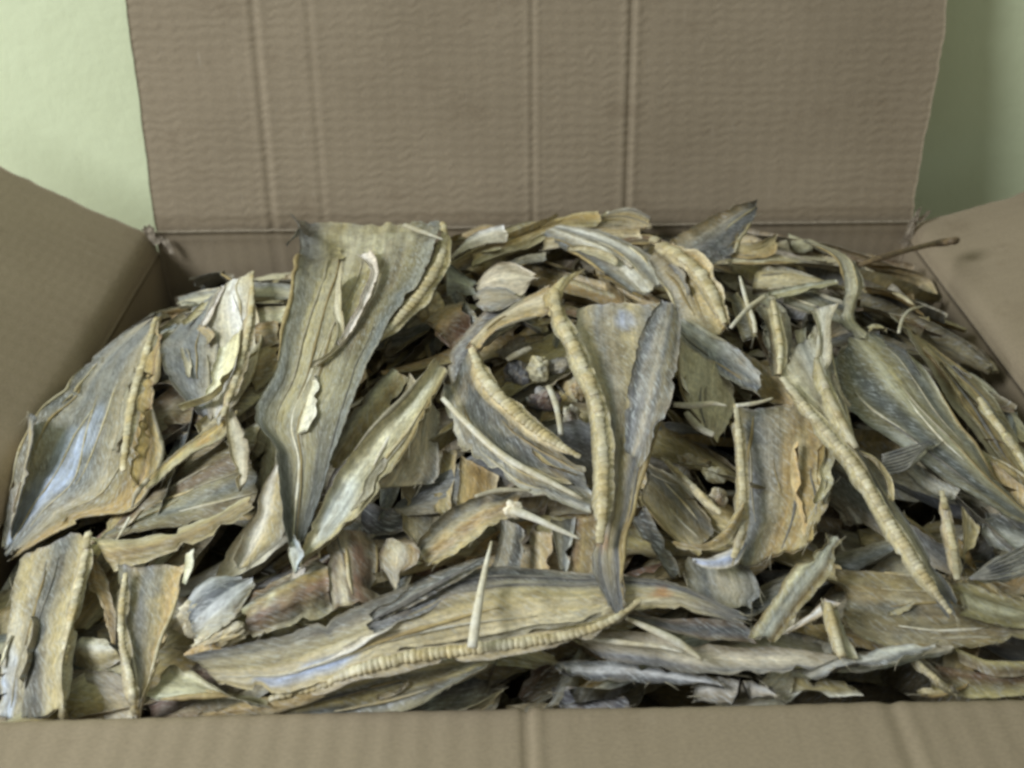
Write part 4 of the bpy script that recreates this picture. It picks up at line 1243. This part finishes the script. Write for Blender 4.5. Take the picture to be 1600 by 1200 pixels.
piece(FP, "ochre flap at the right edge with a pale crease", "dried fish",
      [(1492, 900), (1540, 920), (1612, 950)], [(1500, 966), (1550, 976), (1612, 980)], [.012, .011, .009], "yopoy", M_FLESH, curl=(.003, 0))
piece(FP, "grey fan shaped fin at the right edge beside the ochre flap", "dried fin",
      [(1514, 900), (1556, 870), (1610, 850)], [(1520, 908), (1562, 906), (1612, 894)], [.014, .015, .014], "gwkgwk", M_SKIN, pleat=6, thick=.0012, endrag=.006, fringe=20, twist=.2,
      rays=[([(1516, 904), (1560, 874 + 6 * i), (1606, 850 + 9 * i)], .0175, (2.4, 2.0, .9)) for i in range(6)])
piece(FP, "grey shredded scrap at the right edge above the fan shaped fin", "dried fish",
      [(1540, 800), (1570, 806), (1612, 822)], [(1540, 850), (1580, 862), (1612, 860)], [.006, .006], "gkwg", M_SKIN)
piece(FP, "short upright bony stub with splayed lower end on the front pale strip", "dried fish",
      [(1280, 948), (1290, 990), (1302, 1030)], [(1306, 940), (1318, 990), (1334, 1024)], [.018, .020, .021], "ytp", M_FLESH, fringe=6,
      bones=[dict(pts=[(1294, 942), (1304, 980), (1316, 1026)], lift=[.024, .025, .026], r=(9, 11, 12), pitch=14, single=False)])
piece(FP, "white tipped strip slanting into the bony stub from the right", "dried fish",
      [(1270, 1056), (1330, 1034), (1400, 1006), (1460, 1004)], [(1276, 1066), (1340, 1050), (1410, 1030), (1464, 1012)], [.022, .023, .022], "gwgk", M_SKIN, fringe=10)
piece(FP, "bright edged amber leaf left of the bony stub", "dried fish",
      [(1296, 928), (1262, 958), (1230, 980)], [(1310, 940), (1284, 962), (1236, 988)], [.018, .018], "awa", M_FLESH, fringe=4)
piece(FP, "thin ridged cord slanting to the front rim at the lower right", "dried fish",
      [(1420, 1030), (1450, 1058), (1492, 1086)], [(1434, 1022), (1466, 1050), (1506, 1084)], [.006, .005, .004], "obo", M_FLESH, fringe=3,
      bones=[dict(pts=[(1426, 1028), (1458, 1056), (1496, 1086)], lift=.011, r=(6, 6, 5), pitch=11)])
piece(FP, "dim brown strip curving at the lower right corner", "dried fish",
      [(1490, 1010), (1550, 1034), (1612, 1036)], [(1496, 1030), (1556, 1054), (1612, 1056)], [.008, .008, .007], "yob", M_FLESH, bulge=.004, fringe=3)
piece(FP, "reddish brown sheet in shade at the lower right corner", "dried fish",
      [(1450, 1040), (1520, 1050), (1612, 1060)], [(1470, 1084), (1540, 1084), (1612, 1080)], [.002, .002, .002], "rboy", M_FLESH, fringe=6)

# --- middle front
bone("white bone splinter with a square pale head, pointing right at the centre", [(800, 796), (836, 810), (870, 826), (906, 842)], [.026, .026, .025, .024], (9, 6, 5, 2), knob=(802, 795, 16, 13))
piece(FP, "upright grey strip behind the white bone splinter", "dried fish",
      [(784, 812), (780, 850), (766, 896)], [(824, 816), (822, 850), (812, 890)], [.012, .012], "gmkg", M_SKIN, fringe=6)
piece(FP, "reddish amber scrap left of the long piece's tail", "dried fish",
      [(898, 800), (894, 850), (886, 892)], [(936, 800), (932, 850), (926, 892)], [.010, .010], "rab", M_FLESH, fringe=5)
piece(FP, "pale grey pointed strip between the reddish scrap and the upright grey strip", "dried fish",
      [(862, 812), (864, 850), (872, 896)], [(898, 806), (894, 850), (884, 896)], [.011, .011], "mtgw", M_SKIN, fringe=6)
piece(FP, "olive scrap under the white bone splinter", "dried fish",
      [(826, 830), (828, 860), (830, 896)], [(866, 830), (864, 860), (866, 892)], [.006, .006], "oya", M_FLESH, fringe=4)
bone("narrow grey fin spine slanting over the slanted amber piece", [(742, 776), (780, 766), (830, 766)], .020, (3, 5, 2), mat=M_FIBRE)
piece("dried_fish_strip", "thin white forked splinter above the V shaped slab", "fish strip",
      [(292, 860), (290, 884), (284, 906)], [(300, 860), (300, 884), (290, 908)], .016, "pw", M_MEMB, fringe=0)

# --- back left corner
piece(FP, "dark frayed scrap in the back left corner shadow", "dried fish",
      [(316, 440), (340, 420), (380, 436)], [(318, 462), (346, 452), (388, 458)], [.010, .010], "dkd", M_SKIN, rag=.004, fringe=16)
LEFTB = [([(280, 474), (340, 462), (400, 454), (460, 456)], [(286, 486), (345, 476), (405, 468), (462, 470)], 'gpg', .010, "thin grey strip at the back left, uppermost of the layered ones"),
         ([(300, 492), (370, 478), (450, 470)], [(300, 506), (376, 492), (452, 486)], 'yop', .010, "olive layered strip at the back left, second from the top"),
         ([(390, 500), (420, 490), (450, 486)], [(394, 520), (424, 510), (450, 506)], 'ypy', .012, "short amber layered strip touching the wide slab"),
         ([(396, 530), (420, 516), (440, 514)], [(400, 552), (424, 540), (440, 536)], 'aob', .010, "small brown layered strip touching the wide slab, lower"),
         ([(392, 570), (412, 548), (436, 540)], [(404, 604), (424, 590), (436, 566)], 'yao', .006, "rounded amber scrap in the gap beside the wide slab"),
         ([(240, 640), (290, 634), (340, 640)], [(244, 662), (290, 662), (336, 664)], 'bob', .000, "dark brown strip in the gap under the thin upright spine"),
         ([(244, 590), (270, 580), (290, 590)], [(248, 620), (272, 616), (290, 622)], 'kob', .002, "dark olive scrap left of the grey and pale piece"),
         ([(250, 560), (264, 540), (280, 532)], [(266, 572), (278, 556), (286, 546)], 'pya', .010, "small amber nub right of the jagged amber edge"),
         ([(244, 520), (260, 508), (280, 506)], [(248, 540), (264, 530), (282, 524)], 'gsm', .010, "small bluish grey scrap near the top of the jagged amber edge")]
for L, R, tn, lf_, lb in LEFTB:
    piece("dried_fish_strip", lb, "fish strip", L, R, lf_, tn, M_FLESH, bulge=.003, curl=(.003, .003), fringe=8)

# ================================================================== SCRAPS IN THE GAPS AND THE MASS BELOW
deep_V, deep_F, deep_C, deep_UV, deep_n = [], [], [], [], 0


def into_mass(o, base):
    """adds a mesh to the uncountable mass underneath and removes the object"""
    global deep_n
    me = o.data
    v = np.empty(len(me.vertices) * 3, np.float32); me.vertices.foreach_get('co', v)
    cl = np.empty(len(me.vertices) * 4, np.float32); me.color_attributes['tone'].data.foreach_get('color', cl)
    v = v.reshape(-1, 3) + np.asarray(base, np.float32)
    deep_V.append(v); deep_C.append(cl.reshape(-1, 4)[:, :3])
    deep_F.extend([tuple(i + deep_n for i in p.vertices) for p in me.polygons])
    deep_UV.append(v[:, :2] + deep_n * .0007)
    deep_n += len(me.vertices)
    bpy.data.objects.remove(o); bpy.data.meshes.remove(me)


for k in range(150):
    c = (random.uniform(XL + .03, XR - .03), random.uniform(YF + .03, YB - .03))
    o, P, N = loose_sheet("dried_fish_mass", None, np.zeros(3), c, random.uniform(0, math.pi), random.uniform(.09, .22),
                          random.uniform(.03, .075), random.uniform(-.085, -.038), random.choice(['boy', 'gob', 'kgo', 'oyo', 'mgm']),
                          nseed(), cell=.006, tiltv=random.uniform(-.3, .3), wrinkle=.002, thick=.003)
    into_mass(o, np.zeros(3))

MARKS = [(560, 500, "widest beige slab"), (130, 680, "silver patched grey slab"), (335, 550, "thin upright amber spine"),
         (280, 780, "dark brown streaked slab"), (60, 980, "straight backbone at lower left"), (235, 980, "V shaped olive slab"),
         (335, 945, "rounded ribbed whitish piece"), (450, 930, "reddish brown chunk"), (550, 890, "white striped brown square"),
         (626, 872, "round beige nugget"), (580, 720, "sweeping pale membrane"), (660, 680, "square ended tan sheet"),
         (800, 690, "mottled arm of the central V"), (850, 590, "nubs inside the central V"), (960, 640, "long central backbone"),
         (780, 440, "round cream flake"), (850, 370, "back strips at top centre"), (960, 420, "white striped curved sheet"),
         (1100, 440, "thick pale ridged spine"), (1130, 360, "triangular tail fin"), (1120, 560, "greyish white mottled strip"),
         (1100, 640, "curled pale membrane"), (1080, 740, "knobby yellow nub"), (1220, 750, "amber looped slab"),
         (1130, 860, "white crescent"), (1240, 920, "twisted slanting strip"), (1330, 700, "forked diagonal cord"),
         (1450, 680, "broad striped sheet at right"), (1540, 640, "jagged rim at the right wall"), (1480, 840, "short ochre backbone"),
         (1460, 950, "broad ochre sheet at lower right"), (1560, 880, "fan shaped fin at right"), (1310, 990, "upright bony stub"),
         (1200, 1035, "long pale front strip"), (1000, 1050, "grey hairy front strip"), (1150, 1085, "fluffy grey scrap at the rim"),
         (650, 980, "biggest front fish"), (640, 1080, "second fish half at the rim"), (740, 930, "upright bone spike"),
         (850, 820, "white bone splinter"), (720, 830, "slanted amber piece"), (320, 1080, "folded pinkish membrane at the rim"),
         (1300, 440, "drooping pale strip"), (1400, 480, "ochre sheet end at upper right"), (1215, 530, "short upright amber spine"),
         (420, 480, "layered strips at back left"), (40, 720, "grey tail end at the left wall"), (1400, 400, "brown twig like strip"),
         (760, 520, "folded amber bridge"), (420, 800, "cream edged strip"), (1500, 1050, "ridged cord at lower right")]


def to_photo(p):
    d = np.asarray(p) - CAM
    z = d @ _f
    return 800 + FPX * (d @ _r) / z, 600 - FPX * (d @ _u) / z


# openings where one looks down into the dark
GAPS = [(362, 860, 40, 45), (1455, 830, 75, 60), (830, 1090, 75, 25), (1090, 690, 50, 30), (610, 820, 40, 30), (1330, 500, 40, 20), (1290, 1000, 40, 25)]

KINDS = [('amber', ['yay', 'ayo', 'pya', 'yap']), ('grey', ['gkg', 'mgk', 'ggm', 'gmt']),
         ('brown', ['bob', 'rbo', 'oyb', 'bmb']), ('pale', ['ptp', 'tpw', 'mpt', 'ypt'])]
scraps = []
for k in range(400):
    kd = KINDS[random.choices(range(4), (4, 3, 3, 2))[0]]
    X = random.uniform(XL + .025, XR - .025); Y = YF + .02 + (DEP - .04) * random.random() ** .8
    lz = random.uniform(-.022, -.001)
    q = to_photo((X, Y, float(mound(X, Y))))
    if any(abs(q[0] - g[0]) < g[2] and abs(q[1] - g[1]) < g[3] for g in GAPS):
        lz -= .03
    root = np.array([X, Y, float(mound(X, Y)) + lz - .005])
    t = thing("dried_fish_scrap", "", "fish scrap", root, kd[0] + " scraps in the gaps")
    ang = random.gauss(math.radians(58), .45) if X < XC else random.gauss(math.radians(125), .5)
    if Y < YF + .11:
        ang = random.gauss(math.radians(12), .4)
    if Y > YB - .11:
        ang = random.gauss(math.radians(8 if X < XC else 170), .3)
    sd = nseed()
    ln = random.uniform(.07, .20); wd = random.uniform(.008, .030)
    o, P, N = loose_sheet("flesh", t, root, (X, Y), ang, ln, wd, lz,
                          random.choice(kd[1]), sd, random.choice([M_FLESH, M_FLESH, M_SKIN]), tiltv=random.uniform(-.6, .6),
                          bulge=random.uniform(-.003, .004), wrinkle=.0018, thick=random.uniform(.0015, .004), rag=.0012, endrag=.003,
                          curl=(random.uniform(-.004, .008), random.uniform(-.004, .008)))
    f = strands(t, root, P, sd, 4, .007)
    scraps.append((t, o, f, root, kd[0], ln, wd, P))

for k in range(170):
    kd = KINDS[random.choices(range(4), (4, 2, 2, 4))[0]]
    X = random.uniform(XL + .02, XR - .02); Y = YF + .015 + (DEP - .03) * random.random() ** .8
    lz = random.uniform(-.016, .004)
    root = np.array([X, Y, float(mound(X, Y)) + lz - .003])
    t = thing("dried_fish_shred", "", "fish shred", root, "thin " + kd[0] + " shreds in the gaps")
    sd = nseed()
    ln = random.uniform(.025, .065); wd = random.uniform(.0035, .011)
    o, P, N = loose_sheet("flesh", t, root, (X, Y), random.gauss(math.radians(60 if X < XC else 125), .6), ln, wd, lz, random.choice(kd[1]), sd, M_FLESH,
                          tiltv=random.uniform(-.8, .8), bulge=random.uniform(-.001, .002), wrinkle=.0012, thick=random.uniform(.0008, .002),
                          rag=.001, cell=.003, curl=(random.uniform(-.002, .003), random.uniform(-.002, .003)))
    f = strands(t, root, P, sd, 4, .007)
    scraps.append((t, o, f, root, kd[0], ln, wd, P))

# scraps that nothing shows of join the mass; the others are told apart by look and neighbour
CELL = 8.0
near = np.full((202, 152), 9.0)


def project(V):
    D = V - CAM
    z = D @ _f
    z = np.where(z < .02, 9.0, z)
    return 800 + FPX * (D @ _r) / z, 600 - FPX * (D @ _u) / z, z


def world_points(o):
    v = np.empty(len(o.data.vertices) * 3, np.float32)
    o.data.vertices.foreach_get('co', v)
    v = v.reshape(-1, 3).astype(float)
    q = o
    while q is not None:
        v = v + np.array(q.location)
        q = q.parent
    return v


for o in list(COL.objects):
    if o.type == 'MESH' and not o.name.startswith(('vertebra', 'torn_fibre', 'wall', 'floor')):
        x, y, z = project(world_points(o))
        i = (x / CELL).astype(int); j = (y / CELL).astype(int)
        k = (i >= 0) & (i < 200) & (j >= 0) & (j < 150)
        np.minimum.at(near, (i[k], j[k]), z[k])
for t, o, f, root, kind, ln, wd, P in scraps:
    x, y, z = project(P[1:-1].reshape(-1, 3))
    i = np.clip((x / CELL).astype(int), 0, 201); j = np.clip((y / CELL).astype(int), 0, 151)
    ok = (x > 0) & (x < 1600) & (y > 0) & (y < 1115) & (z < near[i, j] + .004)
    seen = np.stack([x[ok], y[ok]], 1)
    if len(seen) < max(4, .07 * len(x)):
        bpy.data.objects.remove(f)
        into_mass(o, root)
        bpy.data.objects.remove(t)
        continue
    c = np.mean(seen, 0)
    t['px'] = float(c[0])
    m = min(MARKS, key=lambda a: (a[0] - c[0]) ** 2 + (a[1] - c[1]) ** 2)
    dx, dy = c[0] - m[0], c[1] - m[1]
    rel = ("right of" if dx > 0 else "left of") if abs(dx) > abs(dy) else ("below" if dy > 0 else "above")
    what = 'fish scrap' if wd > .0112 or t.name.startswith('dried_fish_scrap') else 'fish shred'
    size = ("long" if ln > .14 else "short" if ln < .09 else "") 
    shape = "thin" if what == "fish shred" else "narrow" if wd < .02 else "broad" if wd > .03 else ""
    t['label'] = " ".join(w for w in (size, shape, kind, what, rel, "the", m[2]) if w)
same = {}
for o in list(COL.objects):
    if 'px' in o:
        same.setdefault(o['label'], []).append((o['px'], o))
        del o['px']
for lb, lst in same.items():
    if len(lst) > 1:
        lst.sort(key=lambda q: q[0])
        for w, (_, o) in zip(("leftmost", "second", "third", "fourth", "fifth"), lst):
            o['label'] = w + " " + lb
deep = mesh_object("dried_fish_mass", np.concatenate(deep_V), deep_F, M_FLESH, None, np.concatenate(deep_UV), np.concatenate(deep_C))
deep['kind'] = 'stuff'
deep['label'] = "dark tangled mass of dried fish scraps deep between the larger pieces"
deep['category'] = "dried fish"
